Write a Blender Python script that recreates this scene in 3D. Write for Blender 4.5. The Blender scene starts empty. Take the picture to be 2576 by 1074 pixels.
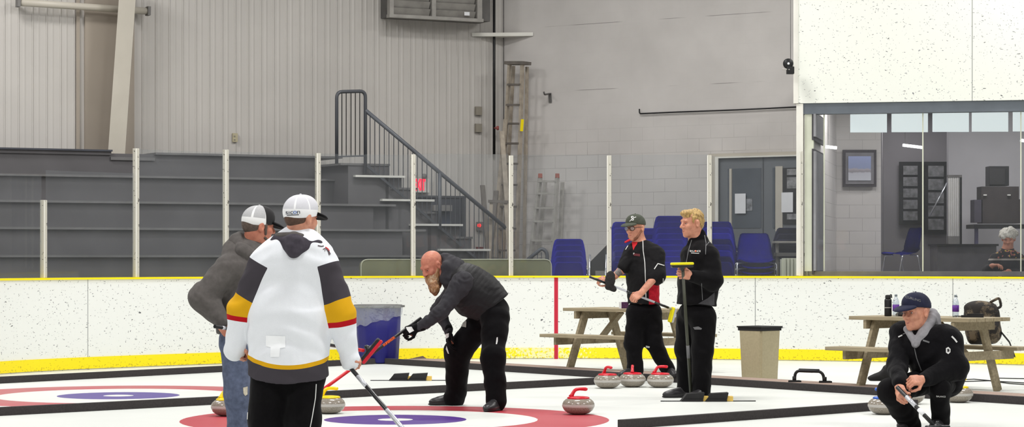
import bpy, bmesh, math, random
import numpy as np
from mathutils import Vector, Matrix, Euler
random.seed(7)
PI = math.pi
COL = bpy.context.scene.collection
# ---- measured view: focal length in pixels of the 2576 px frame, horizon row, eye height
F, CX, HY, EYE = 5800.0, 1288.0, 650.0, 1.38

def P(px, py, Y):
    return Vector(((px - CX) / F * Y, Y, EYE - (py - HY) / F * Y))

def G(px, py):
    Y = F * EYE / (py - HY)
    return Vector(((px - CX) / F * Y, Y, 0.0))

def lin(c):
    return tuple(((v / 12.92) if v <= 0.04045 else ((v + 0.055) / 1.055) ** 2.4) for v in c)

def rgb(r, g, b):
    return lin((r / 255.0, g / 255.0, b / 255.0)) + (1.0,)

# ------------------------------------------------------------------ materials
class NT:
    def __init__(s, name):
        s.m = bpy.data.materials.new(name)
        s.m.use_nodes = True
        s.t = s.m.node_tree
        s.b = s.t.nodes['Principled BSDF']
        s.out = s.t.nodes['Material Output']
    def n(s, typ, **kw):
        nd = s.t.nodes.new(typ)
        for k, v in kw.items():
            if k.startswith('i_'):
                key = k[2:].replace('_', ' ')
                nd.inputs[key].default_value = v
            else:
                setattr(nd, k, v)
        return nd
    def l(s, a, b):
        s.t.links.new(a, b)
    def math(s, op, a, b=None, c=None):
        nd = s.t.nodes.new('ShaderNodeMath'); nd.operation = op
        for i, v in enumerate((a, b, c)):
            if v is None: continue
            if isinstance(v, (int, float)): nd.inputs[i].default_value = v
            else: s.l(v, nd.inputs[i])
        return nd.outputs[0]
    def mix(s, fac, a, b, blend='MIX'):
        nd = s.t.nodes.new('ShaderNodeMix'); nd.data_type = 'RGBA'; nd.blend_type = blend
        if isinstance(fac, (int, float)): nd.inputs[0].default_value = fac
        else: s.l(fac, nd.inputs[0])
        for sock, v in ((nd.inputs[6], a), (nd.inputs[7], b)):
            if isinstance(v, tuple): sock.default_value = v
            else: s.l(v, sock)
        return nd.outputs[2]
    def ramp(s, fac, stops, interp='LINEAR'):
        nd = s.t.nodes.new('ShaderNodeValToRGB'); cr = nd.color_ramp; cr.interpolation = interp
        while len(cr.elements) < len(stops): cr.elements.new(0.5)
        for e, (p, c) in zip(cr.elements, stops):
            e.position = p; e.color = c if isinstance(c, tuple) else (c, c, c, 1)
        s.l(fac, nd.inputs[0])
        return nd.outputs[0]
    def obj(s):
        return s.n('ShaderNodeTexCoord').outputs['Object']
    def noise(s, scale, detail=3.0, rough=0.55, vec=None):
        nd = s.n('ShaderNodeTexNoise'); nd.inputs['Scale'].default_value = scale
        nd.inputs['Detail'].default_value = detail; nd.inputs['Roughness'].default_value = rough
        s.l(vec if vec is not None else s.obj(), nd.inputs['Vector'])
        return nd.outputs['Fac']
    def bump(s, h, strength=0.3, dist=0.01):
        nd = s.n('ShaderNodeBump'); nd.inputs['Strength'].default_value = strength
        nd.inputs['Distance'].default_value = dist
        s.l(h, nd.inputs['Height']); s.l(nd.outputs[0], s.b.inputs['Normal'])
    def scaled(s, vec, sc):
        nd = s.n('ShaderNodeMapping'); nd.inputs['Scale'].default_value = sc
        s.l(vec, nd.inputs['Vector']); return nd.outputs[0]

def mat(name, c, rough=0.6, metal=0.0, var=0.12, vscale=6.0, bump=0.0, bscale=80.0, bdist=0.004, spec=0.4, emit=0.0, coat=0.0):
    t = NT(name)
    t.b.inputs['Roughness'].default_value = rough
    t.b.inputs['Metallic'].default_value = metal
    t.b.inputs['Specular IOR Level'].default_value = spec
    if coat: t.b.inputs['Coat Weight'].default_value = coat
    if var > 0:
        f = t.noise(vscale, 4.0)
        lo = tuple(v * (1 - var) for v in c[:3]) + (1.0,)
        hi = tuple(min(1.0, v * (1 + var)) for v in c[:3]) + (1.0,)
        t.l(t.ramp(f, [(0.3, lo), (0.7, hi)]), t.b.inputs['Base Color'])
    else:
        t.b.inputs['Base Color'].default_value = c
    if bump > 0:
        t.bump(t.noise(bscale, 3.0), bump, bdist)
    if emit > 0:
        t.b.inputs['Emission Color'].default_value = c
        t.b.inputs['Emission Strength'].default_value = emit
    return t.m

def fabric(name, c, fold=0.5, rough=0.85, var=0.15, fscale=9.0, fdist=0.02, spec=0.15):
    """cloth: broad soft folds plus a fine weave"""
    t = NT(name)
    t.b.inputs['Roughness'].default_value = rough
    t.b.inputs['Specular IOR Level'].default_value = spec
    t.b.inputs['Sheen Weight'].default_value = 0.04
    f = t.noise(30.0, 5.0)
    lo = tuple(v * (1 - var) for v in c[:3]) + (1.0,)
    hi = tuple(min(1.0, v * (1 + var)) for v in c[:3]) + (1.0,)
    t.l(t.ramp(f, [(0.3, lo), (0.7, hi)]), t.b.inputs['Base Color'])
    v = t.scaled(t.obj(), (1.0, 1.0, 0.55))
    a = t.noise(fscale, 2.0, 0.5, v)
    b = t.noise(260.0, 2.0)
    t.bump(t.math('ADD', a, t.math('MULTIPLY', b, 0.05)), fold, fdist)
    return t.m

# ------------------------------------------------------------------ objects
def tag(o, label=None, cat=None, group=None, kind=None):
    if label: o['label'] = label
    if cat: o['category'] = cat
    if group: o['group'] = group
    if kind: o['kind'] = kind
    return o

def empty(name, loc, rz=0.0, label=None, cat=None, group=None):
    o = bpy.data.objects.new(name, None); COL.objects.link(o)
    o.empty_display_size = 0.1
    o.location = loc; o.rotation_euler = (0, 0, rz)
    return tag(o, label, cat, group)

def link_mesh(name, me, mats, parent=None, world=True):
    """link a mesh whose coordinates are in world space (world) or already local to the parent"""
    o = bpy.data.objects.new(name, me); COL.objects.link(o)
    for m in (mats if isinstance(mats, (list, tuple)) else [mats]): me.materials.append(m)
    if parent is not None:
        o.parent = parent
        if world:
            M = Matrix.Translation(parent.location) @ parent.rotation_euler.to_matrix().to_4x4()
            p2 = parent.parent
            while p2 is not None:
                M = (Matrix.Translation(p2.location) @ p2.rotation_euler.to_matrix().to_4x4()) @ M
                p2 = p2.parent
            me.transform(M.inverted())
    return o

class MB:
    """collects shapes into one mesh"""
    def __init__(s): s.bm = bmesh.new()
    def box(s, c, size, rot=None, bev=0.0):
        r = bmesh.ops.create_cube(s.bm, size=1.0)
        vs = r['verts']
        bmesh.ops.scale(s.bm, vec=size, verts=vs)
        if bev > 0:
            es = list({e for v in vs for e in v.link_edges})
            rr = bmesh.ops.bevel(s.bm, geom=es, offset=bev, segments=2, affect='EDGES', profile=0.7)
            vs = list({v for f in rr['faces'] for v in f.verts} | {v for v in vs if v.is_valid})
        if rot is not None:
            bmesh.ops.transform(s.bm, matrix=(rot.to_4x4() if hasattr(rot, 'to_4x4') else rot), verts=vs)
        bmesh.ops.translate(s.bm, vec=Vector(c), verts=vs)
        return vs
    def bar(s, a, b, w, h, up=(0, 0, 1), bev=0.0):
        """box beam from a to b, w sideways, h along up"""
        a, b = Vector(a), Vector(b); d = b - a; L = d.length; d.normalize()
        up = Vector(up); side = d.cross(up)
        if side.length < 1e-5: side = d.cross(Vector((1, 0, 0)))
        side.normalize(); u2 = side.cross(d).normalized()
        R = Matrix((d, side, u2)).transposed()
        return s.box((a + b) / 2, (L, w, h), R, bev)
    def tube(s, pts, r, seg=10, cap=True, radii=None):
        pts = [Vector(p) for p in pts]; n = len(pts)
        tang = []
        for i in range(n):
            t = (pts[min(i + 1, n - 1)] - pts[max(i - 1, 0)]); tang.append(t.normalized())
        ref = Vector((0, 0, 1)) if abs(tang[0].z) < 0.9 else Vector((1, 0, 0))
        side = tang[0].cross(ref).normalized()
        rings = []
        for i in range(n):
            side = (side - tang[i] * side.dot(tang[i])).normalized()
            up = side.cross(tang[i])
            rr = radii[i] if radii else r
            rings.append([s.bm.verts.new(pts[i] + (side * math.cos(2 * PI * k / seg) + up * math.sin(2 * PI * k / seg)) * rr) for k in range(seg)])
        for i in range(n - 1):
            for k in range(seg):
                f = s.bm.faces.new((rings[i][k], rings[i][(k + 1) % seg], rings[i + 1][(k + 1) % seg], rings[i + 1][k])); f.smooth = True
        if cap:
            s.bm.faces.new(rings[0][::-1]); s.bm.faces.new(rings[-1])
        return s
    def lathe(s, prof, seg=32, c=(0, 0, 0), axis=None):
        c = Vector(c); rings = []
        M = axis if axis is not None else Matrix.Identity(3)
        allv = []
        for (r, z) in prof:
            if r < 1e-6:
                rings.append([s.bm.verts.new(c + M @ Vector((0, 0, z)))])
            else:
                rings.append([s.bm.verts.new(c + M @ Vector((r * math.cos(2 * PI * k / seg), r * math.sin(2 * PI * k / seg), z))) for k in range(seg)])
        for a, b in zip(rings[:-1], rings[1:]):
            if len(a) == 1 and len(b) == 1: continue
            for k in range(seg):
                k2 = (k + 1) % seg
                if len(a) == 1: f = s.bm.faces.new((a[0], b[k2], b[k]))
                elif len(b) == 1: f = s.bm.faces.new((a[k], a[k2], b[0]))
                else: f = s.bm.faces.new((a[k], a[k2], b[k2], b[k]))
                f.smooth = True
        return s
    def prism(s, poly, z0, z1, xf=None):
        """polygon in x,y extruded between z0 and z1, optional transform"""
        f = xf or (lambda v: v)
        lo = [s.bm.verts.new(f(Vector((p[0], p[1], z0)))) for p in poly]
        hi = [s.bm.verts.new(f(Vector((p[0], p[1], z1)))) for p in poly]
        n = len(poly)
        s.bm.faces.new(lo[::-1]); s.bm.faces.new(hi)
        for i in range(n):
            s.bm.faces.new((lo[i], lo[(i + 1) % n], hi[(i + 1) % n], hi[i]))
        return s
    def quad(s, a, b, c, d):
        s.bm.faces.new([s.bm.verts.new(Vector(v)) for v in (a, b, c, d)]); return s
    def build(s, name, m, parent=None, world=True, smooth=None):
        bmesh.ops.recalc_face_normals(s.bm, faces=s.bm.faces[:])
        me = bpy.data.meshes.new(name); s.bm.to_mesh(me); s.bm.free()
        if smooth is not None:
            me.polygons.foreach_set('use_smooth', [smooth] * len(me.polygons))
            if smooth and hasattr(me, 'set_sharp_from_angle'): me.set_sharp_from_angle(angle=math.radians(38))
        return link_mesh(name, me, m, parent, world)

def struct(o): o['kind'] = 'structure'; return o

def arc(c, a, b, r, n=8):
    """points bending from direction a to direction b round a corner at c (rounded polyline corner)"""
    return [c]

def rounded(pts, r=0.05, n=5):
    """polyline with its inner corners rounded"""
    pts = [Vector(p) for p in pts]; out = [pts[0]]
    for i in range(1, len(pts) - 1):
        p, q, w = pts[i - 1], pts[i], pts[i + 1]
        d1 = (p - q); d2 = (w - q); k = min(r, d1.length * 0.45, d2.length * 0.45)
        a = q + d1.normalized() * k; b = q + d2.normalized() * k
        for j in range(n + 1):
            t = j / n
            out.append(a * (1 - t) ** 2 + q * 2 * t * (1 - t) + b * t * t)
    out.append(pts[-1]); return out

def copy_tree(o, parent=None):
    c = o.copy(); COL.objects.link(c); c.parent = parent
    for ch in list(o.children): copy_tree(ch, c)
    return c

def text_mesh(name, txt, size, xf, m, parent=None, extr=0.0006, bold=0.0, align='CENTER'):
    """lettering as a thin mesh; xf is a 4x4 world matrix: x along the line, y up the letters"""
    cu = bpy.data.curves.new(name, 'FONT'); cu.body = txt; cu.size = size
    cu.align_x = align; cu.align_y = 'CENTER'; cu.extrude = extr; cu.offset = bold
    tmp = bpy.data.objects.new(name, cu); COL.objects.link(tmp)
    dg = bpy.context.evaluated_depsgraph_get(); dg.update()
    me = bpy.data.meshes.new_from_object(tmp.evaluated_get(dg))
    bpy.data.objects.remove(tmp); bpy.data.curves.remove(cu)
    me.transform(xf)
    me.materials.clear()
    return link_mesh(name, me, m, parent)

def frame_mat(o, x, y):
    """4x4 from origin, x axis and approximate y axis"""
    x = Vector(x).normalized(); z = x.cross(Vector(y)).normalized(); y = z.cross(x)
    M = Matrix((x, y, z)).transposed().to_4x4(); M.translation = Vector(o); return M
# =================================================================== THE SETTING
C3 = Vector(((1265 - CX) / F * 37.0, 37.0, 0))
DL = Vector((-math.cos(math.radians(27)), -math.sin(math.radians(27)), 0)); NL = Vector((-DL.y * -1 * -1, DL.x, 0))
NL = Vector((0.45399, -0.8910, 0))
DR = Vector((math.cos(math.radians(34)), -math.sin(math.radians(34)), 0)); NR = Vector((-0.5592, -0.8290, 0))

def on_line(c, d, px):
    a = (px - CX) / F
    t = (a * c.y - c.x) / (d.x - a * d.y)
    return c + d * t

def LP(px, py, off=0.0):           # a point of the ribbed left wall, off metres in front of it
    q = on_line(C3 + NL * off, DL, px); return P(px, py, q.y)
def RP(px, py, off=0.0):           # the same on the block wall
    q = on_line(C3 + NR * off, DR, px); return P(px, py, q.y)

# ---------------------------------------------------------------- materials of the room
def m_ice():
    t = NT('ice'); o = t.obj()
    sx = t.n('ShaderNodeSeparateXYZ'); t.l(o, sx.inputs[0])
    n1 = t.noise(0.7, 4.0); n2 = t.noise(14.0, 4.0)
    base = t.ramp(n1, [(0.3, rgb(210, 213, 208)), (0.7, rgb(219, 221, 217))])
    col = base
    u = (math.cos(math.radians(43)), math.sin(math.radians(43)))
    for (hx, hy) in HOUSES:
        dx = t.math('SUBTRACT', sx.outputs[0], hx); dy = t.math('SUBTRACT', sx.outputs[1], hy)
        d = t.math('SQRT', t.math('ADD', t.math('MULTIPLY', dx, dx), t.math('MULTIPLY', dy, dy)))
        d = t.math('ADD', d, t.math('MULTIPLY', t.math('SUBTRACT', n2, 0.5), 0.015))
        fade = t.ramp(t.noise(1.3, 2.0), [(0.35, rgb(178, 84, 92)), (0.65, rgb(176, 100, 102))])
        red = fade if hx < -2 else t.ramp(n1, [(0.3, rgb(168, 44, 58)), (0.7, rgb(182, 80, 88))])
        blue = rgb(88, 74, 142) if hx < -2 else rgb(76, 40, 128)
        for r, c in ((1.83, red), (1.22, base), (0.61, blue), (0.15, base)):
            col = t.mix(t.math('LESS_THAN', d, r), col, c)
        # thin centre and tee lines
        for (a, b) in (u, (-u[1], u[0])):
            s = t.math('ABSOLUTE', t.math('ADD', t.math('MULTIPLY', dx, -b), t.math('MULTIPLY', dy, a)))
            k = t.math('MULTIPLY', t.math('LESS_THAN', s, 0.007), t.math('LESS_THAN', d, 3.9))
            col = t.mix(t.math('MULTIPLY', k, 0.30), col, rgb(120, 130, 150))
    t.l(col, t.b.inputs['Base Color'])
    t.b.inputs['Roughness'].default_value = 0.42
    t.b.inputs['Specular IOR Level'].default_value = 0.22
    t.bump(t.noise(55.0, 2.0), 0.06, 0.01)
    return t.m

def m_puck(name, c, seams=(), red=None, dens=0.62, kx=1.0):
    """white rink plastic with black puck marks; attribute s = place along the wall, object z = height"""
    t = NT(name)
    uv = t.n('ShaderNodeUVMap'); uv.uv_map = 'UVMap'
    v = uv.outputs[0]
    dist = t.n('ShaderNodeTexNoise'); dist.inputs['Scale'].default_value = 7.0; dist.inputs['Detail'].default_value = 5.0
    t.l(v, dist.inputs['Vector'])
    w = t.n('ShaderNodeVectorMath'); w.operation = 'MULTIPLY_ADD'
    t.l(dist.outputs['Color'], w.inputs[0]); w.inputs[1].default_value = (0.10, 0.10, 0); t.l(v, w.inputs[2])
    col = c
    for sc, sx, thr, gate, dark in ((24.0, (0.36, 1.0, 1.0), 0.12, 0.30, (70, 72, 76)), (27.0, (1.0, 0.5, 1.0), 0.10, 0.26, (80, 82, 88)), (31.0, (0.32, 1.0, 1.0), 0.12, 0.16, (96, 98, 102)), (36.0, (1.0, 0.36, 1.0), 0.12, 0.2, (112, 114, 118)), (44.0, (0.36, 1.0, 1.0), 0.17, 0.14, (140, 142, 144)), (52.0, (0.9, 0.5, 1.0), 0.17, 0.14, (150, 152, 154))):
        vo = t.n('ShaderNodeTexVoronoi'); vo.inputs['Scale'].default_value = sc
        mp = t.scaled(w.outputs[0], sx); t.l(mp, vo.inputs['Vector'])
        sep = t.n('ShaderNodeSeparateColor'); t.l(vo.outputs['Color'], sep.inputs[0])
        big = t.n('ShaderNodeTexNoise'); big.inputs['Scale'].default_value = 1.1; t.l(v, big.inputs['Vector'])
        g = t.math('GREATER_THAN', t.math('ADD', sep.outputs[0], t.math('MULTIPLY', t.math('SUBTRACT', big.outputs['Fac'], 0.5), 1.2)), gate + (1 - dens) * 0.6)
        k = t.math('MULTIPLY', t.math('LESS_THAN', vo.outputs['Distance'], t.math('MULTIPLY', sep.outputs[1], thr * 1.28)), g)
        col = t.mix(t.math('MULTIPLY', k, 0.9), col, rgb(*dark))
    su = t.n('ShaderNodeSeparateXYZ'); t.l(v, su.inputs[0])
    for s in seams:
        k = t.math('LESS_THAN', t.math('ABSOLUTE', t.math('SUBTRACT', su.outputs[0], s)), 0.006)
        col = t.mix(t.math('MULTIPLY', k, 0.75), col, rgb(120, 122, 122))
    if red is not None:
        k = t.math('LESS_THAN', t.math('ABSOLUTE', t.math('SUBTRACT', su.outputs[0], red)), 0.027)
        col = t.mix(k, col, rgb(192, 40, 62))
    t.l(col, t.b.inputs['Base Color'])
    t.b.inputs['Roughness'].default_value = 0.45; t.b.inputs['Specular IOR Level'].default_value = 0.3
    return t.m

def m_block():
    t = NT('painted_block'); uv = t.n('ShaderNodeUVMap'); uv.uv_map = 'UVMap'
    br = t.n('ShaderNodeTexBrick'); t.l(uv.outputs[0], br.inputs['Vector'])
    br.inputs['Scale'].default_value = 1.0; br.inputs['Mortar Size'].default_value = 0.0035
    br.inputs['Brick Width'].default_value = 0.4; br.inputs['Row Height'].default_value = 0.2
    br.inputs['Mortar Smooth'].default_value = 0.2
    su = t.n('ShaderNodeSeparateXYZ'); t.l(uv.outputs[0], su.inputs[0])
    zmask = t.ramp(t.math('DIVIDE', su.outputs[1], 6.0), [(0.50, 0.7), (0.60, 0.05)])
    patch = t.ramp(t.noise(0.8, 3.0, vec=uv.outputs[0]), [(0.35, 0.25), (0.65, 1.0)])
    k = t.math('MULTIPLY', t.math('MULTIPLY', br.outputs['Fac'], zmask), patch)
    base = t.ramp(t.noise(1.2, 5.0, vec=uv.outputs[0]), [(0.3, rgb(192, 188, 185)), (0.7, rgb(204, 200, 197))])
    col = t.mix(k, base, rgb(120, 116, 112))
    # two long bond joints higher up
    for zz, ln in ((4.02, 0.55), (5.05, 0.5)):
        kk = t.math('LESS_THAN', t.math('ABSOLUTE', t.math('SUBTRACT', su.outputs[1], zz)), 0.004)
        pk = t.ramp(t.noise(0.9, 1.0, vec=t.scaled(uv.outputs[0], (1.0, 0.02, 1.0))), [(ln - 0.05, 0.0), (ln + 0.02, 0.8)])
        col = t.mix(t.math('MULTIPLY', kk, pk), col, rgb(110, 106, 104))
    t.l(col, t.b.inputs['Base Color']); t.b.inputs['Roughness'].default_value = 0.7
    t.bump(t.math('SUBTRACT', t.math('MULTIPLY', t.noise(40.0, 4.0), 0.25), k), 0.25, 0.006)
    return t.m

def m_glass(name, tint=(0.86, 0.88, 0.89, 1), gloss=0.05, haze=0.05, rough=0.02):
    m = bpy.data.materials.new(name); m.use_nodes = True; nt = m.node_tree
    nt.nodes.remove(nt.nodes['Principled BSDF']); out = nt.nodes['Material Output']
    tr = nt.nodes.new('ShaderNodeBsdfTransparent'); tr.inputs[0].default_value = tint
    gl = nt.nodes.new('ShaderNodeBsdfGlossy'); gl.inputs[0].default_value = (0.9, 0.95, 1, 1); gl.inputs['Roughness'].default_value = rough
    df = nt.nodes.new('ShaderNodeBsdfDiffuse'); df.inputs[0].default_value = (0.75, 0.78, 0.82, 1)
    no = nt.nodes.new('ShaderNodeTexNoise'); no.inputs['Scale'].default_value = 1.6; no.inputs['Detail'].default_value = 4
    tc = nt.nodes.new('ShaderNodeTexCoord'); nt.links.new(tc.outputs['Object'], no.inputs['Vector'])
    mr = nt.nodes.new('ShaderNodeMapRange'); mr.inputs[3].default_value = haze * 0.4; mr.inputs[4].default_value = haze * 1.6
    nt.links.new(no.outputs['Fac'], mr.inputs[0])
    m1 = nt.nodes.new('ShaderNodeMixShader'); nt.links.new(mr.outputs[0], m1.inputs[0])
    nt.links.new(tr.outputs[0], m1.inputs[1]); nt.links.new(df.outputs[0], m1.inputs[2])
    m2 = nt.nodes.new('ShaderNodeMixShader'); m2.inputs[0].default_value = gloss
    nt.links.new(m1.outputs[0], m2.inputs[1]); nt.links.new(gl.outputs[0], m2.inputs[2])
    nt.links.new(m2.outputs[0], out.inputs[0])
    return m

HOUSES = [(-3.96, 23.2), (-1.0, 19.75)]
M = {}
M['ice'] = m_ice()
M['ribbed'] = mat('ribbed_steel_cladding', rgb(188, 184, 179), 0.42, 0.0, 0.05, 0.8, spec=0.45)
M['flat_clad'] = mat('taupe_flat_panel', rgb(158, 148, 136), 0.6, 0.0, 0.06, 1.0)
M['block'] = m_block()
M['cream'] = mat('cream_paint', rgb(222, 220, 212), 0.5, 0, 0.06, 3.0)
M['white_steel'] = mat('white_painted_steel', rgb(186, 180, 168), 0.45, 0, 0.06, 2.0)
M['grey_paint'] = mat('grey_floor_paint', rgb(88, 86, 88), 0.55, 0, 0.08, 2.0)
M['grey_edge'] = mat('worn_grey_edge', rgb(104, 103, 103), 0.5, 0, 0.12, 5.0)
M['pale_nosing'] = mat('pale_stair_nosing', rgb(205, 204, 198), 0.5, 0, 0.1, 6.0)
M['dark_void'] = mat('dark_blue_grey', rgb(62, 64, 72), 0.6, 0, 0.2, 2.0)
M['slate'] = mat('slate_blue_steel', rgb(88, 91, 97), 0.42, 0, 0.08, 4.0)
M['slate_dk'] = mat('dark_slate_rail_paint', rgb(70, 72, 77), 0.4, 0, 0.08, 4.0)
M['beam'] = mat('blue_grey_beam_paint', rgb(98, 105, 113), 0.5, 0, 0.12, 3.0)
M['yellow'] = mat('yellow_kick_plastic', rgb(250, 226, 0), 0.45, 0, 0.05, 4.0)
def m_kick():
    t = NT('yellow_kick_strip'); uv = t.n('ShaderNodeUVMap'); uv.uv_map = 'UVMap'; u = t.n('ShaderNodeSeparateXYZ'); t.l(uv.outputs[0], u.inputs[0])
    n = t.noise(26.0, 5.0, .65, uv.outputs[0]); n2 = t.noise(34.0, 2.0, .5, uv.outputs[0])
    rng = t.ramp(t.math('ABSOLUTE', t.math('SUBTRACT', u.outputs[0], KICK_WEAR)), [(.05, .16), (.75, 0.0)])
    col = t.mix(t.math('GREATER_THAN', t.math('ADD', n, rng), .60), rgb(250, 226, 0), rgb(236, 232, 180)) if False else t.mix(t.math('MULTIPLY', t.math('GREATER_THAN', rng, .002), t.math('GREATER_THAN', t.math('ADD', n, rng), .60)), rgb(250, 226, 0), rgb(236, 230, 170))
    low = t.ramp(t.math('MULTIPLY', u.outputs[1], 6.0), [(.1, .10), (.5, 0.0)])
    col = t.mix(t.math('MULTIPLY', t.math('GREATER_THAN', t.math('ADD', n2, low), .66), .55), col, rgb(150, 130, 20))
    t.l(col, t.b.inputs['Base Color']); t.b.inputs['Roughness'].default_value = .45; return t.m
M['black'] = mat('black_paint', rgb(22, 22, 24), 0.45, 0, 0.1, 8.0)
M['foam'] = mat('charcoal_foam', rgb(54, 50, 50), 0.9, 0, 0.2, 60.0, 0.4, 200.0)
M['carpet'] = mat('brown_carpet', rgb(156, 136, 124), 0.95, 0, 0.3, 120.0, 0.6, 300.0)
M['glass'] = m_glass('rink_glass', (0.945, 0.955, 0.96, 1), 0.020, 0.022)
M['lobby_glass'] = m_glass('lobby_glass', (0.95, 0.955, 0.965, 1), 0.025, 0.018)
M['concrete'] = mat('grey_concrete', rgb(120, 118, 116), 0.8, 0, 0.15, 3.0)
M['alu'] = mat('worn_aluminium', rgb(176, 173, 167), 0.42, 0.2, 0.12, 12.0)
M['rubber'] = mat('black_rubber', rgb(30, 29, 30), 0.7, 0, 0.15, 20.0)
M['dk_wood'] = mat('dark_brown_wood', rgb(52, 46, 46), 0.6, 0, 0.2, 8.0)
M['paper'] = mat('white_paper', rgb(226, 227, 230), 0.8, 0, 0.03, 10.0)
M['red'] = mat('red_plastic', rgb(196, 20, 28), 0.4, 0, 0.06, 6.0)

# ---------------------------------------------------------------- ice
b = MB(); b.quad((-14, 8, 0), (14, 8, 0), (14, 42, 0), (-14, 42, 0))
struct(b.build('floor_ice', M['ice']))

# ---------------------------------------------------------------- curved boards
BP = [(-420, 990), (-150, 955.5), (0, 942), (150, 933), (300, 926), (490, 918.5), (650, 913), (800, 909), (1000, 905.6), (1200, 903.7), (1400, 903), (1600, 903.6),
      (1850, 905.8), (2100, 909), (2300, 912.6), (2576, 919), (2750, 924), (2950, 932)]
bpts = [G(*p) for p in BP]
def board_curve(n=8):
    out = []
    for i in range(len(bpts) - 1):
        p0 = bpts[max(i - 1, 0)]; p1 = bpts[i]; p2 = bpts[i + 1]; p3 = bpts[min(i + 2, len(bpts) - 1)]
        for k in range(n):
            t = k / n
            q = 0.5 * ((2 * p1) + (-p0 + p2) * t + (2 * p0 - 5 * p1 + 4 * p2 - p3) * t * t + (-p0 + 3 * p1 - 3 * p2 + p3) * t ** 3)
            out.append(q)
    out.append(bpts[-1]); return out
CURVE = board_curve()
ARC = [0.0]
for i in range(1, len(CURVE)): ARC.append(ARC[-1] + (CURVE[i] - CURVE[i - 1]).length)
CPX = [CX + F * q.x / q.y for q in CURVE]
def curve_at(px):
    for i in range(len(CPX) - 1):
        if CPX[i] <= px <= CPX[i + 1]:
            t = (px - CPX[i]) / (CPX[i + 1] - CPX[i])
            return CURVE[i].lerp(CURVE[i + 1], t), ARC[i] + (ARC[i + 1] - ARC[i]) * t, (CURVE[i + 1] - CURVE[i]).normalized()
    raise ValueError(px)
def curve_span(pa, pb):
    a, sa, ta = curve_at(pa); c, sc, tc = curve_at(pb)
    out = [(a, sa)] + [(CURVE[i], ARC[i]) for i in range(len(CURVE)) if sa + 0.02 < ARC[i] < sc - 0.02] + [(c, sc)]
    return out
LA = P(2005, 0, 31.12); LB_ = P(2576, 0, 30.45)
LA.z = LB_.z = 0
LD = (LB_ - LA).normalized()
def lobby_span(pa, pb):
    out = []
    for px in (pa, pb):
        q = on_line(LA, LD, px); out.append((q, (q - LA).length * (1 if px > 2005 else -1)))
    return out
def sweep(name, m, pa, pb, z0, z1, front=0.0, thick=0.06, parent=None, span=None):
    """a wall strip following the boards: front = metres towards the camera from the board line"""
    pts = (span or curve_span)(pa, pb); bm = bmesh.new(); uvl = bm.loops.layers.uv.new('UVMap'); rows = []
    for i, (q, s) in enumerate(pts):
        t = (pts[min(i + 1, len(pts) - 1)][0] - pts[max(i - 1, 0)][0]).normalized(); nrm = Vector((t.y, -t.x, 0))
        f = q + nrm * front; k = q + nrm * (front - thick)
        rows.append(([bm.verts.new((f.x, f.y, z0)), bm.verts.new((f.x, f.y, z1)), bm.verts.new((k.x, k.y, z1)), bm.verts.new((k.x, k.y, z0))], s))
    for (a, sa), (c, sc) in zip(rows[:-1], rows[1:]):
        for k in range(4):
            f = bm.faces.new((a[k], c[k], c[(k + 1) % 4], a[(k + 1) % 4]))
            for lp in f.loops:
                s = sa if lp.vert in a else sc
                lp[uvl].uv = (s, lp.vert.co.z)
    bm.faces.new(rows[0][0]); bm.faces.new(rows[-1][0][::-1])
    bmesh.ops.recalc_face_normals(bm, faces=bm.faces[:])
    me = bpy.data.meshes.new(name); bm.to_mesh(me); bm.free()
    return link_mesh(name, me, m, parent)
HB = 1.118
seams = [curve_at(px)[1] for px in (221, 660, 1180, 1900, 2397)]
M['board'] = m_puck('scuffed_white_board', rgb(231, 233, 229), seams, curve_at(1399)[1], 0.80)
struct(sweep('wall_boards', M['board'], -400, 2900, 0.0, HB, 0.0, 0.07))
KICK_WEAR = curve_at(1365)[1]; M['kick'] = m_kick()
struct(sweep('trim_1', M['kick'], -400, 1394, 0.012, 0.155, 0.014, 0.012))
struct(sweep('trim_2', M['kick'], 1405, 2900, 0.012, 0.155, 0.014, 0.012))
struct(sweep('trim_3', M['yellow'], -400, 2900, HB, HB + 0.024, 0.02, 0.14))

# ---------------------------------------------------------------- ground behind the boards
b = MB()
pts = [q for q, s in curve_span(-380, 2880)]
poly = [(q.x + 0.0, q.y + 0.10) for q in pts] + [(12.5, 41.5), (-12.5, 41.5)]
b.prism(poly, 0.02, 0.5)
struct(b.build('floor_walkway', M['concrete']))

# ---------------------------------------------------------------- ribbed left wall
def ribbed(p0, d, n, length, z0, z1, pitch=0.2075, depth=0.012):
    prof = []; s = 0.0
    while s < length:
        prof += [(s, 0.0), (s + pitch * 0.38, 0.0), (s + pitch * 0.47, depth * 0.45), (s + pitch * 0.53, depth * 0.45), (s + pitch * 0.62, 0.0), (s + pitch * 0.82, 0.0), (s + pitch * 0.88, depth), (s + pitch * 0.95, depth)]
        s += pitch
    bm = bmesh.new(); prev = None
    for (s, h) in prof:
        q = p0 + d * s + n * h
        cur = (bm.verts.new((q.x, q.y, z0)), bm.verts.new((q.x, q.y, z1)))
        if prev: bm.faces.new((prev[0], cur[0], cur[1], prev[1]))
        prev = cur
    me = bpy.data.meshes.new('wall_left'); bm.to_mesh(me); bm.free(); return me
struct(link_mesh('wall_left', ribbed(C3, DL, NL, 11.5, 0.4, 7.0), M['ribbed']))
# flat panel beside the leaning column, coloured darker to stand for shade
b = MB(); a = LP(214, 0, 0.05); c = LP(338, 0, 0.05)
b.prism([(a.x, a.y), (c.x, c.y), (c.x - NL.x * 0.05, c.y - NL.y * 0.05), (a.x - NL.x * 0.05, a.y - NL.y * 0.05)], 2.4, 6.0)
struct(b.build('wall_shade_panel', M['flat_clad']))
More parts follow.
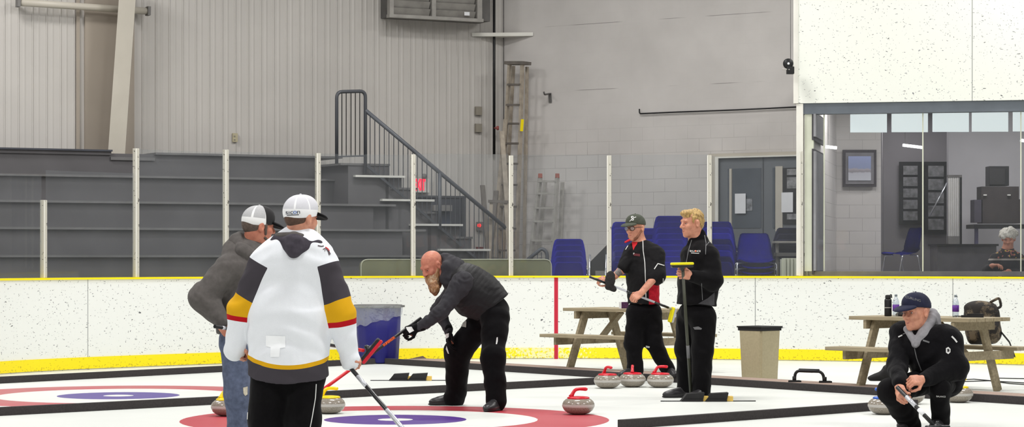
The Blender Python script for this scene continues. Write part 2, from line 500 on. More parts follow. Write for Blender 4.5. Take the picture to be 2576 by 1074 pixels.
# cladding trims beside the shade panel
b = MB(); a = LP(196, 0, 0.035)
b.bar(Vector((a.x, a.y, 2.4)), Vector((a.x, a.y, 6.5)), 0.05, 0.02, NL)
struct(b.build('trim_4', M['flat_clad']))

# ---------------------------------------------------------------- block wall
def wall_uv(name, a, d, L, z0, z1, m, thick=0.2, n=None):
    bm = bmesh.new(); uvl = bm.loops.layers.uv.new('UVMap'); n = n
    q = [a, a + d * L]; v = []
    for off in (0, -thick):
        for p in q: v.append((p.x + n.x * off, p.y + n.y * off))
    P8 = [bm.verts.new((v[i][0], v[i][1], z)) for z in (z0, z1) for i in (0, 1, 3, 2)]
    fs = [(0, 1, 5, 4), (1, 2, 6, 5), (2, 3, 7, 6), (3, 0, 4, 7), (4, 5, 6, 7), (3, 2, 1, 0)]
    for f in fs:
        fc = bm.faces.new([P8[i] for i in f])
        for lp in fc.loops:
            lp[uvl].uv = ((Vector((lp.vert.co.x, lp.vert.co.y, 0)) - a).dot(d), lp.vert.co.z)
    bmesh.ops.recalc_face_normals(bm, faces=bm.faces[:])
    me = bpy.data.meshes.new(name); bm.to_mesh(me); bm.free()
    return struct(link_mesh(name, me, m))
rw_len = (on_line(C3, DR, 2035) - C3).length
wall_uv('wall_right', C3, DR, rw_len, 0.45, 7.0, M['block'], 0.2, NR)

# ---------------------------------------------------------------- upper white panel and lobby front
M['upper'] = m_puck('puck_marked_white_panel', rgb(230, 232, 224), [(on_line(LA, LD, 2446) - LA).length], None, 0.62)
ZB0, ZB1 = 3.325, 3.47
struct(sweep('wall_upper', M['upper'], 2009, 2900, ZB1, 6.6, 0.05, 0.12, span=lobby_span))
struct(sweep('trim_5', M['cream'], 1997, 2009, ZB1 - 0.0, 6.6, 0.06, 0.16, span=lobby_span))
struct(sweep('beam_lobby', M['beam'], 2010, 2900, ZB0, ZB1, 0.02, 0.2, span=lobby_span))
struct(sweep('trim_6', M['cream'], 2004, 2021, HB + 0.03, ZB1 - 0.005, 0.04, 0.12, span=lobby_span))
M['pale_green'] = mat('pale_green_paint', rgb(205, 208, 190), 0.5, 0, 0.06, 3.0)
struct(sweep('trim_7', M['pale_green'], 2024, 2046, HB + 0.03, ZB0, 0.0, 0.12, span=lobby_span))
struct(sweep('sill_lobby', M['grey_edge'], 2022, 2900, HB + 0.026, HB + 0.09, 0.0, 0.16, span=lobby_span))
# lobby shell
LY = 31.0
Mlob = mat('lobby_block_paint', rgb(176, 175, 176), 0.75, 0, 0.05, 2.0)
def upright(name, px0, y0, px1, y1, z0, z1, m, th=0.12, back=1.0):
    a = Vector(((px0 - CX) / F * y0, y0, 0)); c = Vector(((px1 - CX) / F * y1, y1, 0))
    d = (c - a).normalized(); n = Vector((d.y, -d.x, 0))
    return wall_uv(name, a, d, (c - a).length, z0, z1, m, th * back, n)
upright('wall_lobby_side', 2046, 31.5, 2104, 35.4, 0.5, 3.9, M['block'])
upright('wall_lobby_front', 2104, 35.4, 2216, 35.4, 0.5, 3.9, M['block'])
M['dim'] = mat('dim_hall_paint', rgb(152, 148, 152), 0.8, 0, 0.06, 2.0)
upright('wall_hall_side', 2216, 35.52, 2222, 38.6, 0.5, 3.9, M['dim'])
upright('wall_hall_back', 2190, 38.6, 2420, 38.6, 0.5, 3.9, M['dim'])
M['lob_right'] = mat('grey_lobby_paint', rgb(196, 194, 198), 0.8, 0, 0.05, 2.0)
upright('wall_lobby_back', 2386, 36.4, 2950, 36.4, 0.5, 3.9, M['lob_right'], 0.15)
b = MB(); q1 = on_line(LA, LD, 2030); q2 = on_line(LA, LD, 2880)
b.prism([(q1.x, q1.y + 0.2), (q2.x, q2.y + 0.25), (q2.x + 1.5, 39.4), (q1.x + 1.0, 39.4)], 3.9, 4.0)
struct(b.build('ceiling_lobby', mat('lobby_ceiling_paint', rgb(170, 170, 170), 0.8)))
# =================================================================== BLEACHERS, STAIR, RAILING
def Lxy(px, off, z):
    q = on_line(C3 + NL * off, DL, px); return Vector((q.x, q.y, z))
def lprism(b, px0, px1, o0, o1, z0, z1):
    """block along the left wall between two columns of the view and two distances from the wall"""
    a = Lxy(px0, o0, 0); c = Lxy(px1, o0, 0); w = (o1 - o0)
    poly = [(a.x, a.y), (c.x, c.y), (c.x + NL.x * w, c.y + NL.y * w), (a.x + NL.x * w, a.y + NL.y * w)]
    b.prism(poly, z0, z1)

stand = empty('bleacher_stand', Lxy(500, 1.8, 0.5), 0, 'grey stepped wooden bleacher with aisle stair at its right end', 'bleachers')
OFF = [3.5, 2.85, 2.2, 1.55, 0.9]; ZR = [1.425, 1.797, 2.17, 2.55, 2.915]; PR = [1062, 1018, 945, 877, 806]
for i in range(5):
    z0 = 0.5 if i == 0 else ZR[i - 1] - 0.02
    o_in = 0.06 if i == 4 else OFF[i + 1] - 0.05
    b = MB(); lprism(b, -150, PR[i] - 8, OFF[i] - 0.06, OFF[i] - 0.03, z0, ZR[i] - 0.025); b.build('riser', M['grey_paint'], stand)
    b = MB()
    if i < 4:
        lprism(b, -150, PR[i], o_in, OFF[i] + 0.04, ZR[i] - 0.03, ZR[i])
    else:
        lprism(b, 345, PR[i], o_in, OFF[i] + 0.04, ZR[i] - 0.03, ZR[i])
        lprism(b, 236, 345, o_in, OFF[i] + 0.0, ZR[i] - 0.12, ZR[i] - 0.075)
    b.build('tread', M['grey_edge'], stand)
b = MB(); lprism(b, -150, 237, 0.06, 0.90, ZR[4] - 0.05, ZR[4] + 0.0); b.build('tread', M['grey_paint'], stand)
b = MB(); lprism(b, -150, 238, 0.05, 0.935, ZR[4], ZR[4] + 0.025); b.build('top_board', M['dark_void'], stand)
# aisle stair
ST = [(410, 808, 908, None), (441, 900, 940, 820), (471, 932, 975, None), (501, 967, 1012, 886), (532, 1004, 1035, None), (563, 1028, 1082, 957), (595, 1074, 1112, None), (626, 1104, 1150, 1028)]
SO0, SO1 = 1.05, 2.08
for (y, x0, x1, nose) in ST:
    z = LP((x0 + x1) / 2, y, SO1).z
    b = MB(); lprism(b, x0, x1, SO0, SO1, 0.5, z - 0.03); b.build('step_block', M['grey_paint'], stand)
    b = MB()
    if nose: lprism(b, nose, x1 + 2, SO0, SO1 + 0.10, z - 0.03, z)
    else: lprism(b, x0 - 20, x1 + 2, SO0, SO1 + 0.02, z - 0.03, z)
    b.build('nosing', M['pale_nosing'] if nose else M['grey_edge'], stand)

# made-up bottle and cup standing in for two bright spots on the steps
p = LP(957, 469, 1.9); b = MB(); b.lathe([(0, -.10), (.03, -.10), (.035, -.08), (.035, .05), (.014, .09), (.014, .11), (0, .11)], 16, p + Vector((0, 0, .0)), Matrix.Rotation(PI / 2, 3, 'Y') @ Matrix.Rotation(.15, 3, 'Y'))
tag(b.build('bright_spot_bottle', M['paper']), 'white bottle shape standing for a bright spot on the stair step left of the lower railing bar', 'bottle')
p = LP(1068, 560, 2.0); b = MB(); b.lathe([(0, -.07), (.026, -.07), (.03, -.05), (.03, .06), (0, .07)], 16, p, Matrix.Rotation(PI / 2, 3, 'Y'))
tag(b.build('bright_spot_cup', M['paper']), 'small white cup shape standing for a bright spot on the stair step just right of a glass post', 'bright spot')

# railing of the stair
RO = 2.16
rail = empty('stair_railing', LP(920, 560, RO), 0, 'slate grey steel stair railing with thin pickets and a gated top', 'railing')
b = MB(); b.tube(rounded([LP(847, 412, RO), LP(847, 231, RO), LP(919, 229, RO), LP(919, 438, RO)], 0.09), 0.026, 10); b.build('guard_frame', M['slate_dk'], rail)
hy = lambda x: 278 + (x - 920) * 0.8375
ly = lambda x: 418 + (x - 925) * 0.852
b = MB(); b.tube([LP(919, 277, RO), LP(1100, hy(1100), RO), LP(1286, hy(1286), RO)], 0.03, 10); b.build('handrail', M['slate'], rail)
b = MB(); b.bar(LP(922, 416, RO), LP(1197, 649, RO), 0.02, 0.035); b.build('lower_rail', M['slate_dk'], rail)
b = MB(); b.bar(LP(850, 394, RO), LP(917, 392, RO), 0.02, 0.02); b.build('lower_rail', M['slate_dk'], rail)
b = MB(); b.tube([LP(1106, hy(1106), RO), LP(1106, ly(1106) + 4, RO)], 0.03, 8); b.build('post', M['slate'], rail)
for x in (860, 871, 883, 894, 905):
    b = MB(); b.tube([LP(x, 234, RO), LP(x, 393, RO)], 0.0075, 6, False); b.build('picket', M['black'], rail)
x = 931.0
while x < 1280:
    yb = ly(x) if x < 1195 else 660
    if abs(x - 1106) > 5:
        b = MB(); b.tube([LP(x, hy(x), RO), LP(x, yb, RO)], 0.0075, 6, False); b.build('picket', M['slate_dk'], rail)
    x += 11.9
r2 = empty('ramp_railing', P(1350, 700, 34.2), 0, 'short slate grey rail bent downward in front of the short ladder', 'railing')
b = MB(); b.tube(rounded([P(1322, 658, 34.2), P(1363, 624, 34.2), P(1376, 634, 34.2), P(1380, 740, 34.2)], 0.08), 0.028, 8); b.build('handrail', M['slate'], r2)
for x in (1340, 1352, 1362):
    b = MB(); b.tube([P(x, 632 + abs(1358 - x) * .6, 34.2), P(x, 745, 34.2)], 0.008, 6); b.build('picket', M['slate_dk'], r2)

# doorway under the stair: dark panel painted for its unlit inside
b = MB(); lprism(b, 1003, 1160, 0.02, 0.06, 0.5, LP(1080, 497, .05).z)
struct(b.build('unlit_doorway_panel', M['dark_void']))
b = MB(); lprism(b, 1003, 1168, 0.02, 0.09, LP(1080, 497, .05).z, LP(1080, 492, .05).z); lprism(b, 1158, 1168, 0.02, 0.08, 0.5, LP(1080, 497, .05).z)
struct(b.build('door_frame', M['slate_dk']))
b = MB(); lprism(b, 1052, 1130, 0.06, 0.085, 0.6, LP(1080, 520, .05).z)
struct(b.build('door_panel', mat('navy_grey_door', rgb(66, 74, 90), 0.5, 0, 0.15, 2.0)))
# dim shelf things beyond the doorway
b = MB(); lprism(b, 1082, 1128, 0.10, 0.24, LP(1100, 531, .1).z, LP(1100, 516, .1).z)
tag(b.build('storage_box', M['concrete']), 'small dim grey box high in the dark doorway under the stair', 'box')

# ---------------------------------------------------------------- exit sign
ex = empty('exit_sign', LP(1056, 466, 0.07), 0, 'lit exit sign with red letters above the dark doorway', 'exit sign')
b = MB(); lprism(b, 1033, 1075, 0.03, 0.10, LP(1056, 484, .07).z, LP(1056, 449, .07).z); b.build('housing', M['pale_nosing'], ex)
o_ = LP(1055, 466, 0.105)
M['exit_red'] = mat('lit_red_letters', rgb(255, 30, 60), 0.5, 0, 0, emit=1.6)
text_mesh('lettering', 'EXIT', 0.235, frame_mat(o_, -DL, (0, 0, 1)) @ Matrix.Diagonal((0.42, 1, 1, 1)), M['exit_red'], ex, 0.003, 0.010)
for px in (1041, 1067):
    b = MB(); b.lathe([(0, .04), (.028, .035), (.04, 0), (.03, -.04), (0, -.045)], 14, LP(px, 443, 0.12)); b.build('emergency_lamp', M['concrete'], ex)

# ---------------------------------------------------------------- wall fittings, left wall
def lbox(name, px0, py0, px1, py1, d, m, label, cat, group=None, off=0.0):
    b = MB(); z1 = LP((px0 + px1) / 2, py0, off + d).z; z0 = LP((px0 + px1) / 2, py1, off + d).z
    lprism(b, px0, px1, off + 0.015, off + d, z0, z1)
    return tag(b.build(name, m), label, cat, group)
M['box_tan'] = mat('tan_box_paint', rgb(136, 130, 118), 0.5, 0, 0.1, 8.0)
for (y0, y1, w) in ((268, 289, 'upper'), (311, 332, 'lower')):
    lbox('wall_box', 1194, y0, 1209, y1, 0.07, M['box_tan'], w + ' of two square tan boxes fixed on ribbed wall near the corner', 'junction box', 'tan wall boxes')
so = lbox('wall_socket', 584, 335, 596, 357, 0.05, mat('beige_outlet', rgb(176, 168, 140), 0.5, 0, .05), 'small beige outlet on the ribbed wall above the bleachers', 'outlet')
for yy in (341, 350):
    b = MB(); lprism(b, 588, 592, 0.05, 0.056, LP(590, yy + 3, .055).z, LP(590, yy, .055).z); b.build('outlet_slot', M['box_tan'], so)
al = lbox('fire_alarm', 1198, 558, 1213, 580, 0.08, M['concrete'], 'small grey wall alarm with a glowing red lamp right of doorway', 'alarm')
b = MB(); b.lathe([(0, .03), (.022, .022), (.03, 0), (0, -.01)], 14, LP(1205.5, 567, 0.09), Matrix.Rotation(PI / 2, 3, 'X')); b.build('lamp', mat('glowing_red_lamp', rgb(255, 30, 30), .3, emit=2.0), al)
lbox('pull_station', 1197, 621, 1213, 650, 0.08, mat('dull_red_box', rgb(112, 40, 40), 0.5), 'dull dark red box low on the ribbed wall beside railing', 'alarm box')

# leaning steel column and brace
Mcol = M['white_steel']
b = MB()
def quad_col(px0t, px1t, yt, px0b, px1b, yb, off, th):
    vs = []
    for o in (off, off - th):
        for (x, y) in ((px0b, yb), (px1b, yb), (px1t, yt), (px0t, yt)): vs.append(LP(x, y, o) if o == off else LP(x, y, off) + Vector((0.10, 0.0, 0)) - NL * th)
    V = [b.bm.verts.new(v) for v in vs]
    for f in ((0, 1, 2, 3), (7, 6, 5, 4), (0, 4, 5, 1), (1, 5, 6, 2), (2, 6, 7, 3), (3, 7, 4, 0)): b.bm.faces.new([V[i] for i in f])
quad_col(303, 345, -60, 271, 314, 393, 0.62, 0.32)
tag(b.build('steel_column', Mcol), 'pale tapered steel column leaning behind the bleachers', 'column')
b = MB(); b.tube([LP(46, 6, 0.2), LP(372, 28, 0.2)], 0.052, 12)
br = tag(b.build('brace_tube', M['white_steel']), 'white round brace tube crossing behind the leaning column', 'brace')
for px, py in ((45, 6), (372, 28)):
    b = MB(); b.bar(LP(px - 3, py - 0.2, 0.2), LP(px + 4, py + 0.3, 0.2), 0.14, 0.13); b.build('end_plate', M['concrete'], br)

# louvred unit high on the wall
lv = empty('louvre_unit', LP(1080, 20, 0.2), 0, 'galvanised louvred heater unit high on the ribbed wall', 'heater')
M['galv'] = mat('galvanised_steel', rgb(150, 147, 142), 0.45, 0.2, 0.15, 6.0)
M['galv_dk'] = mat('dusty_grey_slats', rgb(96, 94, 92), 0.6, 0.1, 0.2, 6.0)
zt, zb = LP(1080, -60, .5).z, LP(1080, 41, .5).z
b = MB(); lprism(b, 958, 1205, 0.02, 0.42, zb - 0.02, zt); b.build('housing', M['galv_dk'], lv)
b = MB()
for (p0, p1) in ((974, 984), (1080, 1090), (1194, 1206)): lprism(b, p0, p1, 0.42, 0.52, zb, zt)
lprism(b, 972, 1208, 0.42, 0.54, zb - 0.05, zb); b.build('frame', M['galv'], lv)
k = 0; zz = zb + 0.05
while zz < zt - 0.05:
    for (p0, p1) in ((984, 1080), (1090, 1194)):
        b = MB(); a = LP(p0, 0, 0.47); c = LP(p1, 0, 0.47); a.z = c.z = zz
        b.bar(a, c, 0.012, 0.13, up=Vector((0, 0, 1)) + NL * 0.5); b.build('slat', M['galv'], lv)
    zz += 0.115
b = MB(); lprism(b, 1168, 1181, 0.545, 0.55, LP(1175, 40, .5).z, LP(1175, 31, .5).z); b.build('sticker', M['paper'], lv)

# pipe with red valve, thin cable in the corner
b = MB(); b.tube([LP(1243, -60, 0.1), LP(1243, 388, 0.1)], 0.022, 10)
pp = tag(b.build('standpipe', M['black']), 'black vertical pipe with a red valve near the room corner', 'pipe')
b = MB(); b.tube([LP(1243, 322, 0.1), LP(1251, 322, 0.22)], 0.014, 8); b.lathe([(0, .02), (.03, .02), (.036, 0), (.03, -.02), (0, -.02)], 14, LP(1252, 322, 0.24), Matrix.Rotation(PI / 2, 3, 'Y')); b.build('valve', mat('faded_red_valve', rgb(150, 80, 76), .5), pp)
b = MB(); b.tube([C3 + Vector((0.012, -0.03, 2.6)), C3 + Vector((0.012, -0.03, 7.0))], 0.008, 6)
tag(b.build('corner_cable', M['galv_dk']), 'thin dark cable running up the room corner', 'cable')
# corner shelf
sh = MB(); a = LP(1187, 82, 0.02); c = RP(1341, 86, 0.02); z = a.z
cc = C3 + Vector((0.0, -0.05, 0)); z = P(1265, 85, 36.6).z
f1 = LP(1187, 82, 0.02); f2 = RP(1341, 88, 0.02)
sh.prism([(f1.x, f1.y), (f2.x, f2.y), (cc.x, cc.y)], z - 0.028, z + 0.028)
tag(sh.build('corner_shelf', M['cream']), 'white triangular shelf fitted high across the room corner', 'shelf')

# ---------------------------------------------------------------- block wall fittings
def rprism(b, px0, px1, o0, o1, z0, z1):
    a = on_line(C3 + NR * o0, DR, px0); c = on_line(C3 + NR * o0, DR, px1); w = o1 - o0
    b.prism([(a.x, a.y), (c.x, c.y), (c.x + NR.x * w, c.y + NR.y * w), (a.x + NR.x * w, a.y + NR.y * w)], z0, z1)
hk = empty('wall_hook', RP(1380, 243, 0.05), 0, 'small grey steel hook bracket alone on the block wall', 'hook')
b = MB(); b.bar(RP(1383, 234, 0.02), RP(1384, 258, 0.02), 0.05, 0.012, NR); b.build('back_plate', M['galv_dk'], hk)
b = MB(); b.tube(rounded([RP(1383, 236, 0.03), RP(1370, 238, 0.25), RP(1368, 231, 0.27)], 0.03), 0.014, 8); b.build('arm', M['galv_dk'], hk)
b = MB(); b.tube(rounded([RP(1608.5, 274, 0.05), RP(1608.5, 286, 0.05), RP(1700, 282, 0.05), RP(1850, 276.5, 0.05), RP(2006, 269, 0.05)], 0.04), 0.011, 8)
tag(b.build('conduit', M['black']), 'thin black conduit running along the block wall to the lobby', 'conduit')

# horn on the panel edge
hn = empty('mounted_horn', P(1984, 168, 30.9), 0, 'black round alarm horn on the left edge of white panel', 'horn')
b = MB(); b.lathe([(0, .04), (.05, .04), (.068, .02), (.07, -.02), (.05, -.05), (0, -.05)], 24, P(1983, 160, 30.9), Matrix.Rotation(PI / 2, 3, 'X')); b.build('horn_body', M['black'], hn)
b = MB(); b.lathe([(0, .012), (.014, .008), (.016, 0), (0, -.004)], 14, P(1983.5, 160, 30.845), Matrix.Rotation(PI / 2, 3, 'X')); b.build('hub', M['paper'], hn)
b = MB(); b.box(P(1988, 177, 30.9), (.10, .1, .10), bev=.012); b.build('bracket', M['black'], hn)
b = MB(); b.tube([P(1968, 174.5, 30.84), P(1980, 174.5, 30.84)], .008, 8); b.lathe([(0, .01), (.01, 0), (0, -.01)], 10, P(1985, 175, 30.84)); b.build('bolt', M['alu'], hn)
b = MB(); b.tube([P(1988.5, -60, 31.0), P(1988.5, 150, 31.0)], .004, 6)
tag(b.build('horn_cord', M['galv_dk']), 'thin grey cable hanging straight down to the black horn', 'cable')

# door at the right of the block wall
zt = RP(1900, 384, .05).z; zi = RP(1900, 396, .05).z
b = MB(); rprism(b, 1788, 1808, 0.02, 0.09, 0.5, zt); rprism(b, 1808, 2012, 0.02, 0.09, zi, zt)
struct(b.build('door_jamb', M['white_steel']))
b = MB(); rprism(b, 1800, 1808, 0.09, 0.11, 0.5, zi + .02); rprism(b, 1808, 2012, 0.09, 0.11, zi - 0.0, zi + .02)
struct(b.build('door_casing', M['cream']))
M['door_grey'] = mat('slate_grey_door', rgb(100, 104, 109), 0.5, 0, 0.06, 1.5)
zl1 = RP(1860, 424, .05).z; zl0 = RP(1860, 574, .05).z
b = MB(); rprism(b, 1808, 2012, 0.02, 0.04, 0.5, zi); struct(b.build('door_2', M['door_grey']))
M['door_dk'] = mat('dark_door_glass', rgb(78, 84, 92), 0.25, 0, 0.15, 2.0)
b = MB()
rprism(b, 1832, 1836, 0.04, 0.055, zl0, zl1)
struct(b.build('door_trim', M['door_dk']))
b = MB(); rprism(b, 1836, 1842, 0.04, 0.06, zl0, zl1); rprism(b, 1952, 1970, 0.04, 0.06, zl0 - .05, zl1 + .02); struct(b.build('door_stile', M['white_steel']))
b = MB(); rprism(b, 1844, 1915, 0.04, 0.05, zl0, zl1); rprism(b, 1945, 1951, 0.04, 0.06, zl0, zl1); struct(b.build('door_lite', M['door_dk']))
b = MB(); rprism(b, 1919.5, 1921, 0.04, 0.056, 0.5, zi); struct(b.build('door_seam', M['slate_dk']))
nb = empty('notice_frame', RP(1990, 490, .06), 0, 'dark framed notice board at the right edge of grey double door', 'notice board')
b = MB(); rprism(b, 1971, 2010, 0.045, 0.07, RP(1990, 563, .05).z, RP(1990, 422, .05).z); b.build('frame', M['black'], nb)
for (y0, y1) in ((425, 440), (446, 474), (538, 552)):
    b = MB(); rprism(b, 1980, 2006, 0.07, 0.076, RP(1990, y1, .05).z, RP(1990, y0, .05).z); b.build('photo', mat('grey_photo_print', rgb(130, 130, 132), .6, 0, .5, 12.0), nb)
for (x0, y0, x1, y1, w) in ((1849, 487, 1876, 537, 'left'), (1966, 484, 1995, 534, 'right')):
    b = MB(); z0 = RP((x0 + x1) / 2, y1, .07).z; z1 = RP((x0 + x1) / 2, y0, .07).z
    rprism(b, x0, x1, 0.085, 0.089, z0, z1)
    tag(b.build('paper_notice', M['paper']), 'white sheet of paper taped to the %s leaf of grey door' % w, 'paper', 'paper notices on the door')
b = MB(); rprism(b, 1877, 1893, 0.055, 0.062, RP(1885, 530, .06).z, RP(1885, 500, .06).z)
tag(b.build('small_poster', mat('dim_poster_print', rgb(120, 122, 126), .6, 0, .6, 14.0)), 'small grey poster beside the left white paper on door', 'poster')

# =================================================================== GLASS AND POSTS ON THE BOARDS
def speck(name, c):
    t = NT(name); n = t.noise(26.0, 2.0, 0.6)
    col = t.mix(t.math('GREATER_THAN', n, 0.66), c, rgb(70, 66, 62))
    t.l(col, t.b.inputs['Base Color']); t.b.inputs['Roughness'].default_value = 0.5; return t.m
M['post'] = speck('chipped_white_post', rgb(192, 189, 178))
POSTS = [(117, 503, 'short white glass post at the far left of the boards'), (348, 373, 'white glass post beside the foot of the leaning column'),
         (573, 376, 'white glass post above the man in grey hoodie'), (803, 385, 'white glass post beside the white cap of the jersey man'),
         (1041, 388, 'white glass post in front of the red exit sign'), (1286, 391, 'white glass post in front of the tall ladder'),
         (1532, 391, 'white glass post left of the man with glasses'), (1784, 390, 'white glass post at the left jamb of grey double door'),
         (2014, 380, 'white glass post at the left corner of the lobby window')]
for px, yt, lab in POSTS:
    q, s, t = curve_at(px); n = Vector((t.y, -t.x, 0))
    zt = EYE + (HY - yt) * q.y / F; c = q - n * 0.05
    po = empty('glass_post', (c.x, c.y, HB + 0.024), math.atan2(t.y, t.x), lab, 'post', 'white posts of the rink glass')
    w = 0.062 if px != 2014 else 0.05
    b = MB(); b.box((0, 0, (zt - HB - 0.024) / 2), (w, 0.06, zt - HB - 0.024), bev=0.006); b.build('channel', M['post'], po, False)
    b = MB(); b.box((-w * 0.36, -0.034, (zt - HB - 0.024) / 2), (w * 0.22, 0.012, zt - HB - 0.03)); b.build('edge_strip', M['cream'], po, False)
PANES = [(-120, 111, 436, 'rink glass pane at the far left before the short post'), (123, 342, 432, 'rink glass pane left of the leaning column, lower than its neighbours'),
         (354, 567, 379, 'rink glass pane in front of the bleachers, first full height one'), (579, 797, 384, 'rink glass pane above the two men in white caps'),
         (809, 1035, 388, 'rink glass pane in front of the aisle stair'), (1047, 1280, 387, 'rink glass pane above the bald bearded man'),
         (1292, 1526, 389, 'rink glass pane in front of the short ladder'), (1538, 1778, 389, 'rink glass pane behind man with glasses and blond man'),
         (1790, 2008, 391, 'rink glass pane in front of the grey double door')]
for a, c, yt, lab in PANES:
    zt = EYE + (HY - yt) * curve_at((a + c) / 2)[0].y / F
    o = sweep('glass_shield', M['glass'], a, c, HB + 0.024, zt, -0.045, 0.012)
    tag(o, lab, 'glass pane', 'glass panes above the boards')
for i, (a, c) in enumerate(((2047, 2071), (2073, 2320), (2322, 2567), (2569, 2890))):
    o = sweep('window_%d' % (i + 1), M['lobby_glass'], a, c, HB + 0.09, ZB0 - .005, -0.06, 0.012, span=lobby_span); struct(o)
for i, px in enumerate((2072, 2321, 2568)):
    struct(sweep('window_seam', M['pale_green'], px - 1.6, px + 1.6, HB + 0.09, ZB0 - .005, -0.05, 0.02, span=lobby_span))
# =================================================================== THINGS BEHIND THE GLASS
ZW = 0.5      # walkway height
M['olive'] = mat('olive_vinyl', rgb(116, 118, 92), 0.6, 0, 0.14, 2.5)
def rr_poly(w, h, r, n=6, bottom=False):
    out = []
    for (cx, cz, a0) in ((w / 2 - r, h - r, 0), (-w / 2 + r, h - r, 90)):
        for k in range(n + 1):
            a = math.radians(a0 + 90 * k / n); out.append((cx + r * math.cos(a), cz + r * math.sin(a)))
    return out + [(-w / 2, 0), (w / 2, 0)]
a = P(906, 700, 31.6); c = P(1384, 700, 32.3); d = (c - a); d.z = 0; L = d.length; d.normalize()
mid = (a + c) / 2; mid.z = ZW
mt = empty('crash_mat', mid, math.atan2(d.y, d.x), 'long olive green padded mat with rounded corners behind the boards', 'mat')
b = MB(); b.prism([(p[0], p[1]) for p in rr_poly(L, 0.865, 0.09)], -0.06, 0.06, lambda v: Vector((v.x, v.z, v.y))); b.build('pad', M['olive'], mt, False)
b = MB(); b.tube(rounded([(-L / 2, -0.062, 0.02), (-L / 2, -0.062, 0.865), (L / 2, -0.062, 0.865), (L / 2, -0.062, 0.02)], 0.1), 0.009, 6); b.build('piping', mat('pale_olive_piping', rgb(176, 178, 160), .6), mt, False)

# ---------------------------------------------------------------- ladders
M['ladder'] = mat('weathered_wood_ladder', rgb(160, 150, 136), 0.6, 0, 0.2, 10.0)
M['ladder_dk'] = mat('grey_aged_step', rgb(104, 98, 92), 0.6, 0, 0.2, 10.0)
def ladder(name, label, front, back, steps, cap, ms, mstep, w=0.035, foot=None, offs=(0.45, 0.2), tips=None):
    (fl_t, fl_b), (fr_t, fr_b) = front
    of, ob = offs
    fp = lambda p: RP(p[0], p[1], of)
    root = empty(name, fp(fl_b), 0, label, 'ladder')
    for (t, bt) in front:
        b = MB(); b.bar(fp(t), fp(bt), w, 0.07, NR); b.build('rail', ms, root)
    for (t, bt) in back:
        b = MB(); b.bar(RP(t[0], t[1], ob), RP(bt[0], bt[1], ob), w, 0.05, NR); b.build('rear_rail', ms, root)
    for y in steps:
        k0 = (y - fl_t[1]) / (fl_b[1] - fl_t[1]); k1 = (y - fr_t[1]) / (fr_b[1] - fr_t[1])
        p = (fl_t[0] + (fl_b[0] - fl_t[0]) * k0, y); q = (fr_t[0] + (fr_b[0] - fr_t[0]) * k1, y)
        b = MB(); b.bar(fp(p), fp(q), 0.085, 0.03); b.build('step', mstep, root)
    if cap:
        b = MB(); b.bar(RP(fl_t[0] - 3, fl_t[1] - 1, of - .06), RP(fr_t[0] + 12, fr_t[1] - 1, of - .06), 0.24, 0.05); b.build('top_cap', mstep, root)
    if tips:
        for t in (front[0][0], front[1][0]):
            b = MB(); b.box(fp((t[0], t[1] - 2)), (0.065, 0.08, 0.07), bev=.01); b.build('tip', tips, root)
    return root
ladder('step_ladder', 'tall weathered stepladder folded in the corner behind the mat', [((1282, 160), (1248, 748)), ((1314, 160), (1297, 748))],
       [((1292, 166), (1262, 720)), ((1326, 168), (1317, 745))], (213, 264, 311, 361, 412, 465, 520, 575, 630), True, M['ladder'], M['ladder_dk'])
b = MB(); b.bar(RP(1314.5, 300, .50), RP(1312, 330, .50), .05, .012, NR)
tag(b.build('warning_sticker', M['yellow']), 'yellow sticker on the right rail of the tall stepladder', 'sticker')
lad2 = ladder('folding_ladder', 'short aluminium ladder with red tips leaning on block wall', [((1359, 444), (1322, 752)), ((1402, 444), (1384, 752))],
       [((1372, 456), (1345, 740)), ((1415, 458), (1404, 740))], (456, 487, 523, 557, 605, 645, 690), False, M['alu'], M['alu'], 0.045, offs=(0.5, 0.15), tips=mat('dull_red_tip', rgb(150, 84, 72), .6))
b = MB(); b.bar(RP(1272, 300, .6), RP(1230, 735, 1.0), 0.07, 0.025)
tag(b.build('loose_board', M['ladder']), 'long pale board leaning left of the tall stepladder', 'board', 'boards leaning in the corner')
for (x0, y0, x1, y1, m, lab) in ((1214, 466, 1236, 735, 'ladder_dk', 'short dark board leaning on the ribbed wall by the alarm'),
                                 (1262, 330, 1292, 735, 'ladder', 'thin pale board crossing behind the tall stepladder rails'),
                                 (1248, 480, 1222, 735, 'ladder_dk', 'dark board leaning across under the trestle')):
    b = MB(); b.bar(LP(x0, y0, .75) if x0 < 1250 else RP(x0, y0, .75), LP(x1, y1, 1.1) if x1 < 1250 else RP(x1, y1, 1.1), 0.075, 0.025)
    tag(b.build('loose_board', M[m]), lab, 'board', 'boards leaning in the corner')
tr = empty('wooden_trestle', P(1255, 740, 34.6), 0, 'rough wooden trestle standing in the corner under the ladder', 'trestle')
b = MB(); b.bar(P(1228, 506, 34.6), P(1282, 508, 34.6), 0.1, 0.04); b.build('top_bar', M['ladder_dk'], tr)
for (x0, x1) in ((1236, 1226), (1272, 1290)):
    b = MB(); b.bar(P(x0, 508, 34.6), P(x1, 800, 34.6), 0.05, 0.05); b.build('leg', M['ladder'], tr)
b = MB(); b.bar(P(1231, 650, 34.6), P(1281, 655, 34.6), 0.03, 0.06); b.build('brace', M['ladder_dk'], tr)

